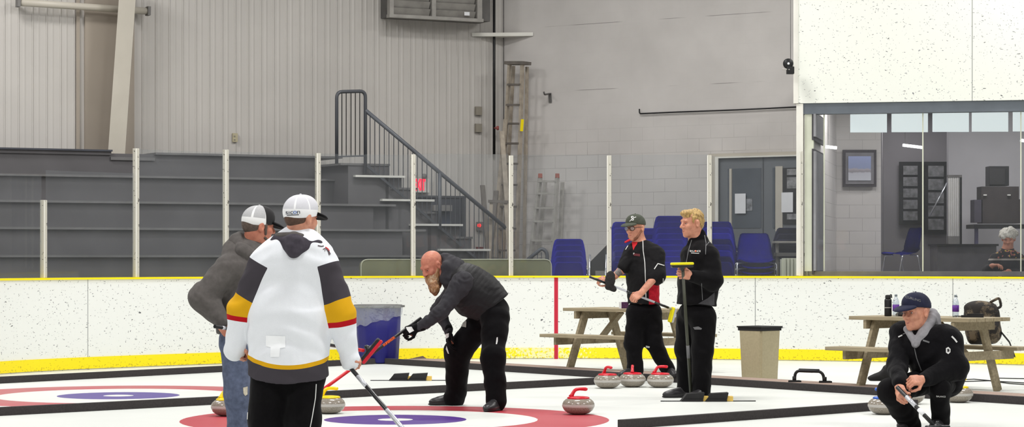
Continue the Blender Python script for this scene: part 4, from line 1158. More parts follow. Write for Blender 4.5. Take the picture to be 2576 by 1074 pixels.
# =================================================================== SOFT SHAPES (bodies, clothes)
class Shape:
    """smooth blend of rounded limbs and ellipsoids, meshed as one continuous skin"""
    def __init__(s): s.p = []
    def add(s, fn, lo, hi, k, op, grp=0): s.p.append((fn, np.array(lo), np.array(hi), k, op, grp)); return s
    def cone(s, a, b, ra, rb, k=0.03, flat=None, op='u', grp=0):
        a = np.array(a, float); b = np.array(b, float)
        if flat is not None:
            ax = np.array(flat[0], float); ax /= np.linalg.norm(ax); fz = flat[1]
        ba = b - a
        def fn(x, y, z):
            px, py, pz = x - a[0], y - a[1], z - a[2]
            bb = ba
            if flat is not None:
                m = (px * ax[0] + py * ax[1] + pz * ax[2]) * (1 / fz - 1)
                px = px + m * ax[0]; py = py + m * ax[1]; pz = pz + m * ax[2]
                bb = ba + ax * (ba.dot(ax) * (1 / fz - 1))
            L = float(bb.dot(bb)) + 1e-12
            t = np.clip((px * bb[0] + py * bb[1] + pz * bb[2]) / L, 0, 1)
            dx, dy, dz = px - t * bb[0], py - t * bb[1], pz - t * bb[2]
            return np.sqrt(dx * dx + dy * dy + dz * dz) - (ra + (rb - ra) * t)
        r = max(ra, rb) * (max(1.0, flat[1]) if flat is not None else 1.0)
        return s.add(fn, np.minimum(a, b) - r, np.maximum(a, b) + r, k, op, grp)
    def chain(s, pts, rs, k=0.03, flat=None, grp=0):
        for i in range(len(pts) - 1): s.cone(pts[i], pts[i + 1], rs[i], rs[i + 1], k, flat, 'u', grp)
        return s
    def ell(s, c, r, R=None, k=0.03, op='u', grp=0):
        c = np.array(c, float); r = np.array(r, float); R = np.eye(3) if R is None else np.array(R, float)   # rows = local axes
        def fn(x, y, z):
            px, py, pz = x - c[0], y - c[1], z - c[2]
            q = [(R[i, 0] * px + R[i, 1] * py + R[i, 2] * pz) / r[i] for i in range(3)]
            k0 = np.sqrt(q[0] ** 2 + q[1] ** 2 + q[2] ** 2); k1 = np.sqrt((q[0] / r[0]) ** 2 + (q[1] / r[1]) ** 2 + (q[2] / r[2]) ** 2) + 1e-9
            return k0 * (k0 - 1.0) / k1
        m = float(r.max()); return s.add(fn, c - m, c + m, k, op, grp)
    def box(s, c, h, R=None, rad=0.01, k=0.01, op='u', grp=0):
        c = np.array(c, float); h = np.array(h, float) - rad; R = np.eye(3) if R is None else np.array(R, float)
        def fn(x, y, z):
            px, py, pz = x - c[0], y - c[1], z - c[2]
            q = [np.abs(R[i, 0] * px + R[i, 1] * py + R[i, 2] * pz) - h[i] for i in range(3)]
            o = np.sqrt(np.maximum(q[0], 0) ** 2 + np.maximum(q[1], 0) ** 2 + np.maximum(q[2], 0) ** 2)
            return o + np.minimum(np.maximum(np.maximum(q[0], q[1]), q[2]), 0) - rad
        m = float(np.linalg.norm(h + rad)); return s.add(fn, c - m, c + m, k, op, grp)
    def cut(s, point, normal, k=0.006):
        """keep the side the normal points away from"""
        p = np.array(point, float); n = np.array(normal, float); n /= np.linalg.norm(n)
        fn = lambda x, y, z: (x - p[0]) * n[0] + (y - p[1]) * n[1] + (z - p[2]) * n[2]
        s.p.append((fn, None, None, k, 'i', -1)); return s
    @staticmethod
    def smin(a, b, k):
        h = np.maximum(k - np.abs(a - b), 0) / k
        return np.minimum(a, b) - h * h * (k * 0.25)
    def at(s, V, grp=None):
        """distance at points V (n,3) of the pieces in one group"""
        x, y, z = V[:, 0], V[:, 1], V[:, 2]; D = np.full(len(V), 9.0)
        for fn, lo, hi, k, op, g in s.p:
            if op == 'u' and (grp is None or g == grp): D = np.minimum(D, fn(x, y, z))
        return D
    def mesh(s, h=0.006, smooth=1, wrinkle=None):
        us = [p for p in s.p if p[4] == 'u']
        lo = np.min([p[1] for p in us], axis=0) - 4 * h; hi = np.max([p[2] for p in us], axis=0) + 4 * h
        n = np.ceil((hi - lo) / h).astype(int) + 1
        D = np.full(n, 1.0, np.float32)
        ax = [(lo[i] + h * np.arange(n[i])).astype(np.float32) for i in range(3)]
        for fn, l, u, k, op, g in s.p:
            if l is None: i0 = [0, 0, 0]; i1 = list(n)
            else:
                m = k + 3 * h
                i0 = [max(0, int((l[i] - m - lo[i]) / h)) for i in range(3)]; i1 = [min(n[i], int((u[i] + m - lo[i]) / h) + 2) for i in range(3)]
            sl = tuple(slice(a, b) for a, b in zip(i0, i1))
            if any(b <= a for a, b in zip(i0, i1)): continue
            X, Y, Z = ax[0][sl[0]][:, None, None], ax[1][sl[1]][None, :, None], ax[2][sl[2]][None, None, :]
            d = fn(X, Y, Z).astype(np.float32); d = np.broadcast_to(d, D[sl].shape)
            if op == 'u': D[sl] = s.smin(D[sl], d, k)
            elif op == 's': D[sl] = -s.smin(-D[sl], d, k)
            else: D[sl] = -s.smin(-D[sl], -d, k)
        return surface_nets(D, lo, h, smooth, wrinkle)

def surface_nets(D, lo, h, smooth=1, wrinkle=None):
    S = D < 0
    c = np.zeros(np.array(D.shape) - 1, np.int8)
    for i in (0, 1):
        for j in (0, 1):
            for k in (0, 1):
                c += S[i:D.shape[0] - 1 + i, j:D.shape[1] - 1 + j, k:D.shape[2] - 1 + k]
    cells = np.argwhere((c > 0) & (c < 8))
    idx = np.full(c.shape, -1, np.int32); idx[tuple(cells.T)] = np.arange(len(cells))
    acc = np.zeros((len(cells), 3)); cnt = np.zeros(len(cells))
    corners = [(i, j, k) for i in (0, 1) for j in (0, 1) for k in (0, 1)]
    val = {cr: D[cells[:, 0] + cr[0], cells[:, 1] + cr[1], cells[:, 2] + cr[2]].astype(float) for cr in corners}
    for a in corners:
        for axis in range(3):
            if a[axis]: continue
            b = list(a); b[axis] = 1; b = tuple(b)
            va, vb = val[a], val[b]; m = (va < 0) != (vb < 0)
            t = np.where(m, va / np.where(m, va - vb, 1), 0)
            p = np.repeat(np.array([a], float), len(cells), 0); p[:, axis] += t
            acc[m] += p[m]; cnt[m] += 1
    V = lo + h * (cells + acc / cnt[:, None])
    faces = []
    for axis in range(3):
        u, v = (axis + 1) % 3, (axis + 2) % 3
        sl0 = [slice(None)] * 3; sl1 = [slice(None)] * 3; sl0[axis] = slice(0, -1); sl1[axis] = slice(1, None)
        A, B = S[tuple(sl0)], S[tuple(sl1)]
        e = np.argwhere(A != B)
        if len(e) == 0: continue
        e = e[(e[:, u] > 0) & (e[:, v] > 0) & (e[:, u] < c.shape[u]) & (e[:, v] < c.shape[v])]
        ins = A[tuple(e.T)]
        q = []
        for du, dv in ((-1, -1), (0, -1), (0, 0), (-1, 0)):
            w = e.copy(); w[:, u] += du; w[:, v] += dv; q.append(idx[tuple(w.T)])
        q = np.stack(q, 1); q[~ins] = q[~ins][:, ::-1]; faces.append(q)
    Fq = np.concatenate(faces)
    for _ in range(smooth):
        a2 = np.zeros_like(V); n2 = np.zeros(len(V))
        for i in range(4):
            p, q = Fq[:, i], Fq[:, (i + 1) % 4]
            for ch in range(3):
                a2[:, ch] += np.bincount(p, V[q, ch], len(V)) + np.bincount(q, V[p, ch], len(V))
            n2 += np.bincount(p, minlength=len(V)) + np.bincount(q, minlength=len(V))
        V = V * 0.5 + 0.5 * a2 / np.maximum(n2, 1)[:, None]
    if wrinkle:
        amp, freq, seed = wrinkle
        e1 = V[Fq[:, 2]] - V[Fq[:, 0]]; e2 = V[Fq[:, 3]] - V[Fq[:, 1]]; fn = np.cross(e1, e2)
        N = np.zeros_like(V)
        for i in range(4):
            for ch in range(3): N[:, ch] += np.bincount(Fq[:, i], fn[:, ch], len(V))
        N /= np.linalg.norm(N, axis=1)[:, None] + 1e-12
        rs = np.random.RandomState(seed); w = np.zeros(len(V))
        warp = V + 0.05 * np.sin(V[:, [1, 2, 0]] * freq * 0.45 + rs.rand(3) * 6)
        for o in range(5):
            d = rs.randn(3); d[2] *= 1.6; d /= np.linalg.norm(d)
            w += np.sin(warp @ d * freq * (0.7 + 0.45 * o) + rs.rand() * 6) / (1 + 0.4 * o)
        w = np.tanh(w * 0.9)
        V = V + N * (amp * w)[:, None]
    return V, Fq

def np_mesh(name, V, Fq, smooth=True):
    me = bpy.data.meshes.new(name); nf = len(Fq)
    me.vertices.add(len(V)); me.vertices.foreach_set('co', V.astype(np.float32).ravel())
    me.loops.add(nf * 4); me.loops.foreach_set('vertex_index', Fq.astype(np.int32).ravel())
    me.polygons.add(nf); me.polygons.foreach_set('loop_start', np.arange(0, nf * 4, 4, dtype=np.int32)); me.polygons.foreach_set('loop_total', np.full(nf, 4, np.int32))
    me.polygons.foreach_set('use_smooth', np.ones(nf, bool) if smooth else np.zeros(nf, bool))
    me.update(calc_edges=True); me.validate(); return me

def soft(name, shape, m, parent, h=0.006, smooth=1, wrinkle=None, attrs=None):
    V, Fq = shape.mesh(h, smooth, wrinkle)
    me = np_mesh(name, V, Fq)
    if attrs:
        for an, fn in attrs.items():
            at = me.attributes.new(an, 'FLOAT', 'POINT'); at.data.foreach_set('value', np.asarray(fn(V), np.float32))
    return link_mesh(name, me, m, parent)

def attr(t, name):
    nd = t.n('ShaderNodeAttribute'); nd.attribute_name = name; return nd.outputs['Fac']

# ------------------------------------------------------------------- decals lying on a surface
from mathutils.bvhtree import BVHTree
def bvh_of(objs):
    vs, fs = [], []
    for o in objs:
        o_m = Matrix.Identity(4); q = o
        while q is not None:
            o_m = (Matrix.Translation(q.location) @ q.rotation_euler.to_matrix().to_4x4()) @ o_m; q = q.parent
        n = len(vs); vs += [o_m @ v.co for v in o.data.vertices]; fs += [[n + i for i in p.vertices] for p in o.data.polygons]
    return BVHTree.FromPolygons(vs, fs)
def land(bvh, px, py, lift=0.003):
    """where the garment meets the sight line through (px, py), a little off its surface"""
    o = Vector((0, 0, EYE)); d = (P(px, py, 1.0) - o).normalized()
    hit = bvh.ray_cast(o, d)
    return None if hit[0] is None else (hit[0] + hit[1] * lift if hit[1].dot(d) < 0 else hit[0] - hit[1] * lift)
def strip_on(name, bvh, pts, wpx, m, parent, lift=0.003, th=0.0):
    """a thin sewn line following the surface through view points"""
    poly = []
    for (a, c) in zip(pts[:-1], pts[1:]):
        n = max(2, int(math.hypot(c[0] - a[0], c[1] - a[1]) / 3))
        for i in range(n): poly.append((a[0] + (c[0] - a[0]) * i / n, a[1] + (c[1] - a[1]) * i / n))
    poly.append(pts[-1]); bm = bmesh.new(); prev = None
    for i, q in enumerate(poly):
        a = poly[max(i - 1, 0)]; c = poly[min(i + 1, len(poly) - 1)]; tx, ty = c[0] - a[0], c[1] - a[1]; L = math.hypot(tx, ty) or 1
        nx, ny = -ty / L * wpx / 2, tx / L * wpx / 2
        h0, h1 = land(bvh, q[0] + nx, q[1] + ny, lift), land(bvh, q[0] - nx, q[1] - ny, lift)
        if h0 is None or h1 is None or (h0 - h1).length > 0.12: prev = None; continue
        cur = (bm.verts.new(h0), bm.verts.new(h1))
        if prev is not None and (cur[0].co - prev[0].co).length < 0.12: bm.faces.new((prev[0], cur[0], cur[1], prev[1]))
        prev = cur
    me = bpy.data.meshes.new(name); bm.to_mesh(me); bm.free()
    return link_mesh(name, me, m, parent)
def patch_on(name, bvh, poly, m, parent, lift=0.003, step=2.0):
    """a flat badge with the outline poly (view points) laid onto the surface"""
    xs = [p[0] for p in poly]; ys = [p[1] for p in poly]
    bm = bmesh.new(); vs = [bm.verts.new((p[0], p[1], 0)) for p in poly]; bm.faces.new(vs)
    x = min(xs) + step
    while x < max(xs):
        bmesh.ops.bisect_plane(bm, geom=bm.verts[:] + bm.edges[:] + bm.faces[:], plane_co=(x, 0, 0), plane_no=(1, 0, 0)); x += step
    y = min(ys) + step
    while y < max(ys):
        bmesh.ops.bisect_plane(bm, geom=bm.verts[:] + bm.edges[:] + bm.faces[:], plane_co=(0, y, 0), plane_no=(0, 1, 0)); y += step
    bad = []
    for v in bm.verts:
        hcut = land(bvh, v.co.x, v.co.y, lift)
        if hcut is None: bad.append(v)
        else: v.co = hcut
    bmesh.ops.delete(bm, geom=bad, context='VERTS')
    me = bpy.data.meshes.new(name); bm.to_mesh(me); bm.free()
    return link_mesh(name, me, m, parent)
def text_on(name, bvh, txt, cx, cy, hpx, m, parent, slope=0.0, squash=1.0, lift=0.003, bold=0.0):
    cu = bpy.data.curves.new(name, 'FONT'); cu.body = txt; cu.size = hpx * 1.38; cu.align_x = 'CENTER'; cu.align_y = 'CENTER'; cu.offset = bold
    tmp = bpy.data.objects.new(name, cu); COL.objects.link(tmp); bpy.context.view_layer.update()
    me = bpy.data.meshes.new_from_object(tmp.evaluated_get(bpy.context.evaluated_depsgraph_get()))
    bpy.data.objects.remove(tmp); bpy.data.curves.remove(cu)
    ok = True
    for v in me.vertices:
        hcut = land(bvh, cx + v.co.x * squash, cy - v.co.y + v.co.x * squash * slope, lift)
        if hcut is None: ok = False; continue
        v.co = hcut
    me.materials.clear()
    return link_mesh(name, me, m, parent) if ok else None

# ------------------------------------------------------------------- people
def m_skin(name, c, red=0.25):
    t = NT(name); n = t.noise(26.0, 3.0)
    lo = (c[0] * 0.86, c[1] * (0.82 - red * .25), c[2] * (0.82 - red * .25), 1); hi = (min(1, c[0] * 1.08), c[1] * 1.05, c[2] * 1.02, 1)
    t.l(t.ramp(n, [(0.32, lo), (0.62, hi)]), t.b.inputs['Base Color'])
    t.b.inputs['Roughness'].default_value = 0.5; t.b.inputs['Subsurface Weight'].default_value = 0.08
    t.b.inputs['Subsurface Radius'].default_value = (0.012, 0.005, 0.003); t.b.inputs['Specular IOR Level'].default_value = 0.35
    t.bump(t.noise(180.0, 2.0), 0.08, 0.002); return t.m
M['skin'] = m_skin('fair_skin', rgb(200, 144, 120)); M['skin_red'] = m_skin('ruddy_skin', rgb(190, 126, 104), .4)
M['eye_w'] = mat('eye_white', rgb(210, 204, 200), .3, 0, 0); M['eye_d'] = mat('dark_iris', rgb(36, 30, 28), .2, 0, 0)
M['lips'] = mat('lips', rgb(168, 96, 88), .5, 0, .05)

def basis(fwd, up):
    f = Vector(fwd).normalized(); r = f.cross(Vector(up)).normalized(); u = r.cross(f)
    return r, f, u          # right hand of the person, forward, up
class Head:
    def __init__(s, c, fwd, up, size=1.1):
        s.c = Vector(c); s.r, s.f, s.u = basis(fwd, up); s.s = size; s.R = np.array([s.r, s.f, s.u])
    def p(s, x, y, z): return s.c + (s.r * x + s.f * y + s.u * z) * s.s
    def loc(s, V): return ((V - np.array(s.c)) @ s.R.T) / s.s
def head_into(b, H, neck, chin=1.0, wide=1.0, nose=1.0):
    k = H.s; e = lambda c, r, kk=0.02, op='u': b.ell(H.p(*c), [v * k for v in r], H.R, kk, op)
    e((0, -.014, .036), (.075 * wide, .097, .086), .03)
    e((0, .022, -.032), (.060 * wide, .068, .080), .03)
    e((0, .034, -.078), (.046 * wide, .050, .036 * chin), .025)
    e((0, .072, -.098), (.020, .020, .020 * chin), .025)
    b.cone(H.p(-.036, .078, .026), H.p(.036, .078, .026), .013 * k, .013 * k, .016)
    for sx in (-1, 1):
        e((sx * .037, .060, -.022), (.026, .026, .026), .022)
        e((sx * .031, .094, .006), (.015, .014, .011), .010, 's')
        b.ell(H.p(sx * .0795 * wide, -.010, -.004), (.011 * k, .021 * k, .033 * k), H.R, .012)
        e((sx * .088 * wide, .0, -.002), (.008, .010, .018), .006, 's')
    b.cone(H.p(0, .086, .016), H.p(0, .110 * nose, -.024), .0095 * k, .0135 * k, .012)
    for sx in (-1, 1): e((sx * .013, .097, -.029), (.010, .011, .009), .008)
    b.cone(H.p(-.019, .081, -.058), H.p(.019, .081, -.058), .0075 * k, .0075 * k, .010)
    b.cone(H.p(-.017, .081, -.071), H.p(.017, .081, -.071), .0085 * k, .0085 * k, .010)
    b.cone(H.p(-.024, .093, -.0645), H.p(.024, .093, -.0645), .0028 * k, .0028 * k, .004, op='s')
    b.cone(H.p(0, -.025, -.05), neck, .058 * k, .066 * k, .04)
def eyes(H, parent):
    mouth(H, parent)
    for sx in (-1, 1):
        b = MB(); b.lathe([(0, -.0105), (.0075, -.0075), (.0105, 0), (.0075, .0075), (0, .0105)], 12, H.p(sx * .031, .0745, .004))
        e = b.build('eye', M['eye_w'], parent)
        b = MB(); b.lathe([(0, -.006), (.005, -.003), (.006, 0), (.005, .003), (0, .006)], 10, H.p(sx * .031, .0805, .003)); b.build('iris', M['eye_d'], e)
        b = MB(); b.tube([H.p(sx * .018, .084, .010), H.p(sx * .031, .0875, .0135), H.p(sx * .044, .080, .009)], .0042, 6); b.build('eyelid', M['skin_red'], e)
def mouth(H, parent):
    b = MB(); b.tube([H.p(-.022, .082, -.0645), H.p(-.010, .0885, -.0635), H.p(0, .0895, -.065), H.p(.010, .0885, -.0635), H.p(.022, .082, -.0645)], .0042, 6); b.build('lips', M['lips'], parent)
def hand_into(b, w, d, n, side, curl=(0.5, 0.7, 0.6), thumb=0.6, size=1.0, spread=0.0205, k=0.006):
    """w wrist, d towards the knuckles, n the way the palm faces, side +1 when the thumb lies along d x n"""
    d = Vector(d).normalized(); n = Vector(n); n = (n - d * n.dot(d)).normalized(); s = d.cross(n).normalized() * side
    w = Vector(w); z = size
    b.cone(w - d * .03 * z, w + d * .02 * z, .027 * z, .030 * z, .015, (n, .78))
    b.box(w + d * .055 * z, (.040 * z, .0435 * z, .0155 * z), np.array([d, s, n]), .013 * z, .018)
    L = [(.044, .029, .022), (.048, .032, .024), (.045, .030, .023), (.035, .023, .020)]
    for i in range(4):
        off = (1.5 - i) * spread * z
        p = w + d * (.092 - .004 * abs(i - 1)) * z + s * off
        dirv = (d + s * (1.5 - i) * .05).normalized(); ang = 0; r0 = (.0098, .0100, .0096, .0086)[i] * z
        for j, l in enumerate(L[i]):
            ang += curl[j] * (1 + .06 * i)
            q = p + (dirv * math.cos(ang) + n * math.sin(ang)) * l * z
            b.cone(p, q, r0 * (1 - .08 * j), r0 * (1 - .08 * (j + 1)), k); p = q
    p = w + d * .022 * z + s * .030 * z + n * .006 * z; t1 = p + (d * .55 + s * .62 + n * .35 * thumb).normalized() * .045 * z
    t2 = t1 + (d * .8 + s * .25 * (1 - thumb) + n * .75 * thumb - s * .15 * thumb).normalized() * .033 * z
    t3 = t2 + (d * .7 + n * .6 * thumb - s * .25 * thumb).normalized() * .026 * z
    b.cone(p, t1, .0155 * z, .0120 * z, .014); b.cone(t1, t2, .0115 * z, .0105 * z, k); b.cone(t2, t3, .0105 * z, .0085 * z, k)
def shoe(name, ankle, toe_dir, m, parent, L=0.29, z0=0.0, w=0.05, sole=None):
    """a low shoe: heel under the ankle, toe along toe_dir, standing on height z0"""
    a = Vector(ankle); d = Vector((toe_dir[0], toe_dir[1], 0)).normalized(); s = Vector((-d.y, d.x, 0)); a = Vector((a.x, a.y, z0))
    R = np.array([d, s, Vector((0, 0, 1))]); b = Shape()
    b.ell(a + d * (L * .02 - .02) + Vector((0, 0, .045)), (.058, .040, .050), R, .03)
    b.ell(a + d * (L * .36) + Vector((0, 0, .036)), (L * .40, w, .040), R, .03)
    b.ell(a + d * (L * .58) + Vector((0, 0, .032)), (.085, w * .98, .036), R, .03)
    b.cone(a + Vector((0, 0, .06)) + d * .015, a + Vector((0, 0, .13)) + d * .0, .048, .044, .03)
    b.cone(a + d * .03 + Vector((0, 0, .09)), a + d * L * .5 + Vector((0, 0, .05)), .035, .03, .03)
    b.cut(a + Vector((0, 0, .006)), (0, 0, -1), .004)
    o = soft(name, b, m, parent, .006)
    b = Shape(); b.ell(a + d * (L * .33) + Vector((0, 0, .012)), (L * .56, w * 1.05, .022), R, .01); b.cut(a + Vector((0, 0, .022)), (0, 0, 1), .003); b.cut(a + Vector((0, 0, .001)), (0, 0, -1), .003)
    soft('sole', b, sole or M['rubber'], o, .006)
    for j in range(3):
        q = a + d * (L * (.26 + .09 * j)) + Vector((0, 0, .088 - .011 * j)); b2 = MB(); b2.tube([q - s * .028, q + Vector((0, 0, .008)), q + s * .028], .004, 6); b2.build('lace', M['rubber'], o)
    return o
def cap(H, parent, m_crown, m_brim, low=0.0, pitch=.26, tilt=0.0, brim_len=.085, attrs=None, rise=.0):
    k = H.s; b = Shape()
    b.ell(H.p(0, -.012, .040 + rise), (.086 * k, .106 * k, (.097 + rise) * k), H.R, .02)
    b.ell(H.p(0, .040, .070 + rise), (.066 * k, .058 * k, .058 * k), H.R, .04)
    b.cut(H.p(0, 0, .030 - low), -(H.u) + H.f * .12, .004)
    o = soft('cap', b, m_crown, parent, .0055, 1, None, attrs)
    b = Shape(); R = np.array([H.r, (H.f * 1.0 - H.u * pitch).normalized(), (H.u + H.f * pitch).normalized()])
    b.ell(H.p(0, .098, .036 - low * .7), (.082 * k, brim_len * 1.05 * k, .020 * k), R, .01)
    b.ell(H.p(0, .088, -.010 - low * .7), (.10 * k, (brim_len + .05) * k, .050 * k), R, .012, 's')
    b.cut(H.p(0, .072, .03), -H.f, .004)
    soft('brim', b, m_brim, o, .0045)
    b = MB(); b.lathe([(0, .003), (.006, .002), (.008, -.001), (0, -.004)], 10, H.p(0, -.008, .140 + 2 * rise)); b.build('button', m_crown, o)
    return o
class Fig:
    def __init__(s, Y0, name_label, foot_px, z0=0.0, label=None):
        s.Y0 = Y0; s.s = F / Y0
        q = P(foot_px, 650, Y0); s.o = empty('person', (q.x, Y0, z0), 0, name_label, 'person')
        s.z0 = z0
    def J(s, px, py, dy=0.0): return P(px, py, s.Y0 + dy)
    def r(s, px): return px / s.s
# =================================================================== THE TWO MEN IN WHITE CAPS
M['cap_white'] = fabric('white_cap_mesh', rgb(214, 214, 216), .15, fscale=30, fdist=.004)
M['black_cloth'] = fabric('black_cloth', rgb(13, 12, 14), .5, spec=.08)
M['char_cloth'] = fabric('charcoal_knit', rgb(64, 60, 68), .5)
M['grey_hoodie'] = fabric('grey_brown_fleece', rgb(88, 84, 82), .6)
M['hair_brown'] = mat('dark_brown_hair', rgb(84, 62, 50), .7, 0, .3, 60.0, .6, 120.0)
M['hair_dark'] = mat('greying_brown_hair', rgb(90, 76, 68), .7, 0, .3, 60.0, .6, 120.0)
M['stitch'] = mat('white_trim_thread', rgb(208, 208, 206), .6, 0, .05)

# ---------------------------------------------------------------- man in hockey jersey (seen from behind)
A = Fig(14.5, 'person in white hockey jersey with gold and grey stripes and white cap, seen from behind', 730)
J = A.J; r = A.r
HA = Head(J(757, 550), (.66, .75, -.02), (0.02, 0, 1), 1.10)
body = Shape(); head_into(body, HA, J(752, 622, .0))
lsh, lel, lwr = J(655, 672), J(606, 785, .02), J(593, 866, .04)
rsh, rel, rwr = J(818, 674), J(859, 792, -.02), J(877, 884, .02)
pel, che = J(728, 900), J(738, 700)
body.cone(J(752, 630), che, .075, .15, .08, ((0, 1, 0), .8)); body.cone(che, pel, .17, .15, .08, ((0, 1, 0), .75))
body.cone(lsh, J(690, 670), .065, .08, .06); body.cone(rsh, J(790, 670), .065, .08, .06)
body.chain([lsh, lel, lwr], [.06, .047, .033]); body.chain([rsh, rel, rwr], [.06, .047, .033])
lk, rk = J(668, 1050, .02), J(762, 1055, -.02); la, ra = J(668, 1175, .06), J(772, 1178, .04)
body.chain([J(690, 920), lk, la], [.09, .06, .045], .05); body.chain([J(768, 920), rk, ra], [.09, .06, .045], .05)
hand_into(body, lwr, J(596, 895, .04) - lwr, (.5, .7, 0), 1, (1.2, 1.3, .9), .8)
hand_into(body, rwr, J(885, 908, .0) - rwr, (.75, .55, -.2), -1, (1.1, 1.2, .8), .8)
bo = soft('body', body, M['skin'], A.o, .0055)
eyes(HA, bo)
# hair below the cap
hb = Shape(); hb.ell(HA.p(0, -.020, .020), (.082, .102, .100), HA.R, .02); hb.cut(HA.p(0, .038, .0), HA.f + HA.u * .25, .01); hb.cut(HA.p(0, -.03, -.082), -HA.u, .012)
soft('hair', hb, M['hair_brown'], A.o, .006)
def m_cap_seams(name, c, seam):
    t = NT(name); x = attr(t, 'cx'); y = attr(t, 'cy'); z = attr(t, 'cz')
    ang = t.math('ARCTAN2', x, t.math('SUBTRACT', y, -.012))
    f = t.math('ABSOLUTE', t.math('SUBTRACT', t.math('FRACT', t.math('DIVIDE', ang, PI / 3)), .5))
    k = t.math('MAXIMUM', t.math('LESS_THAN', f, .05), t.math('LESS_THAN', z, .052))
    mesh = t.noise(300.0, 1.0)
    base = t.ramp(mesh, [(.35, tuple(v * .93 for v in c[:3]) + (1,)), (.65, c)])
    t.l(t.mix(k, base, seam), t.b.inputs['Base Color']); t.b.inputs['Roughness'].default_value = .85
    t.bump(t.math('ADD', mesh, t.math('MULTIPLY', k, 2.0)), .25, .003); return t.m
capat = lambda H: {'cx': lambda V: H.loc(V)[:, 0], 'cy': lambda V: H.loc(V)[:, 1], 'cz': lambda V: H.loc(V)[:, 2]}
M['cap_panel'] = m_cap_seams('white_mesh_cap_panels', rgb(206, 206, 212), rgb(236, 236, 238))
ca = cap(HA, A.o, M['cap_panel'], M['black_cloth'], low=.022, attrs=capat(HA))
# jersey
je = Shape()
je.cone(J(742, 668, .0), J(728, 800, -.005), .225, .245, .08, ((0, 1, 0), .62), grp=0)
je.cone(J(728, 800, -.005), J(724, 985, .0), .245, .262, .08, ((0, 1, 0), .66), grp=0)
je.cone(J(690, 650), J(750, 612, .01), .10, .085, .09, grp=0); je.cone(J(800, 655), J(752, 612, .01), .10, .085, .09, grp=0)
je.cut(J(722, 944), (-.03, .26, -1), .006)
je.chain([J(662, 668), J(604, 784, .02), J(590, 880, .04)], [.102, .078, .060], .05, None, 1)
je.chain([J(818, 674), J(860, 794, -.02), J(880, 905, .02)], [.100, .084, .062], .05, None, 2)
je.cone(J(590, 880, .04), J(591, 884, .04), .060, .056, .02, None, 'u', 1); je.cone(J(880, 905, .02), J(881, 910, .02), .062, .054, .02, None, 'u', 2)
def arm_t(g, a, b_, c_):
    """0..1 along shoulder - elbow, 1..2 along elbow - wrist"""
    a, b_, c_ = (np.array(v) for v in (a, b_, c_))
    def fn(V):
        def seg(p, q):
            d = q - p; t = np.clip(((V - p) @ d) / d.dot(d), 0, 1); return t, np.linalg.norm(V - p - t[:, None] * d, axis=1)
        t1, d1 = seg(a, b_); t2, d2 = seg(b_, c_)
        t1f = ((V - a) @ (b_ - a)) / (b_ - a).dot(b_ - a); t2f = ((V - b_) @ (c_ - b_)) / (c_ - b_).dot(c_ - b_)
        return np.where(d1 < d2, np.minimum(t1f, 1.0), 1 + np.maximum(t2f, 0))
    return fn
tl = arm_t(1, J(662, 668), J(604, 784, .02), J(590, 893, .04)); tr_ = arm_t(2, J(818, 674), J(860, 794, -.02), J(880, 912, .02))
def a_t(V):
    left = V[:, 0] < J(735, 700).x
    return np.where(left, tl(V), tr_(V))
def a_w(V):
    d0 = je.at(V, 0); d1 = np.minimum(je.at(V, 1), je.at(V, 2)); return (d0 - d1) / .03 + .5
def m_jersey():
    t = NT('hockey_jersey_knit'); ta = attr(t, 't'); w = attr(t, 'w'); side = attr(t, 'side'); zz = attr(t, 'hz')
    white = rgb(222, 224, 228); grey = rgb(62, 58, 64); gold = rgb(212, 160, 16); red = rgb(176, 10, 26)
    n = t.noise(300, 2.0); white_ = t.ramp(n, [(.3, rgb(224, 227, 233)), (.7, rgb(231, 234, 239))])
    sh = t.math('MULTIPLY', side, .02)
    T = t.math('ADD', ta, t.math('MULTIPLY', t.math('SUBTRACT', t.noise(7.0, 1.0), .5), .05))
    col = white_
    sl = white_
    for lim, c in ((1.20, red), (1.08, gold), (.70, grey)):
        sl = t.mix(t.math('LESS_THAN', T, lim), sl, c)
    arm = t.math('MULTIPLY', t.math('GREATER_THAN', w, .42), t.math('GREATER_THAN', ta, -.04))
    col = t.mix(arm, col, sl)
    noarm = t.math('SUBTRACT', 1.0, arm)
    col = t.mix(t.math('MULTIPLY', noarm, t.math('LESS_THAN', zz, .125)), col, gold)
    col = t.mix(t.math('MULTIPLY', noarm, t.math('LESS_THAN', zz, .098)), col, grey)
    t.l(col, t.b.inputs['Base Color']); t.b.inputs['Roughness'].default_value = .8; t.b.inputs['Specular IOR Level'].default_value = .2
    v = t.scaled(t.obj(), (1, 1, .35)); t.bump(t.math('ADD', t.noise(8.0, 2.0, .5, v), t.math('MULTIPLY', n, .04)), .45, .03); return t.m
hem = np.array(J(722, 944)); hemn = np.array([.03, -.26, 1.0])
jo = soft('jersey', je, m_jersey(), A.o, .006, 1, (.0065, 24, 3), {'t': a_t, 'w': a_w, 'side': lambda V: np.sign(V[:, 0] - J(735, 700).x),
          'hz': lambda V: (V - hem) @ hemn + .012 * np.cos((V[:, 0] - hem[0]) * 9) - .004})
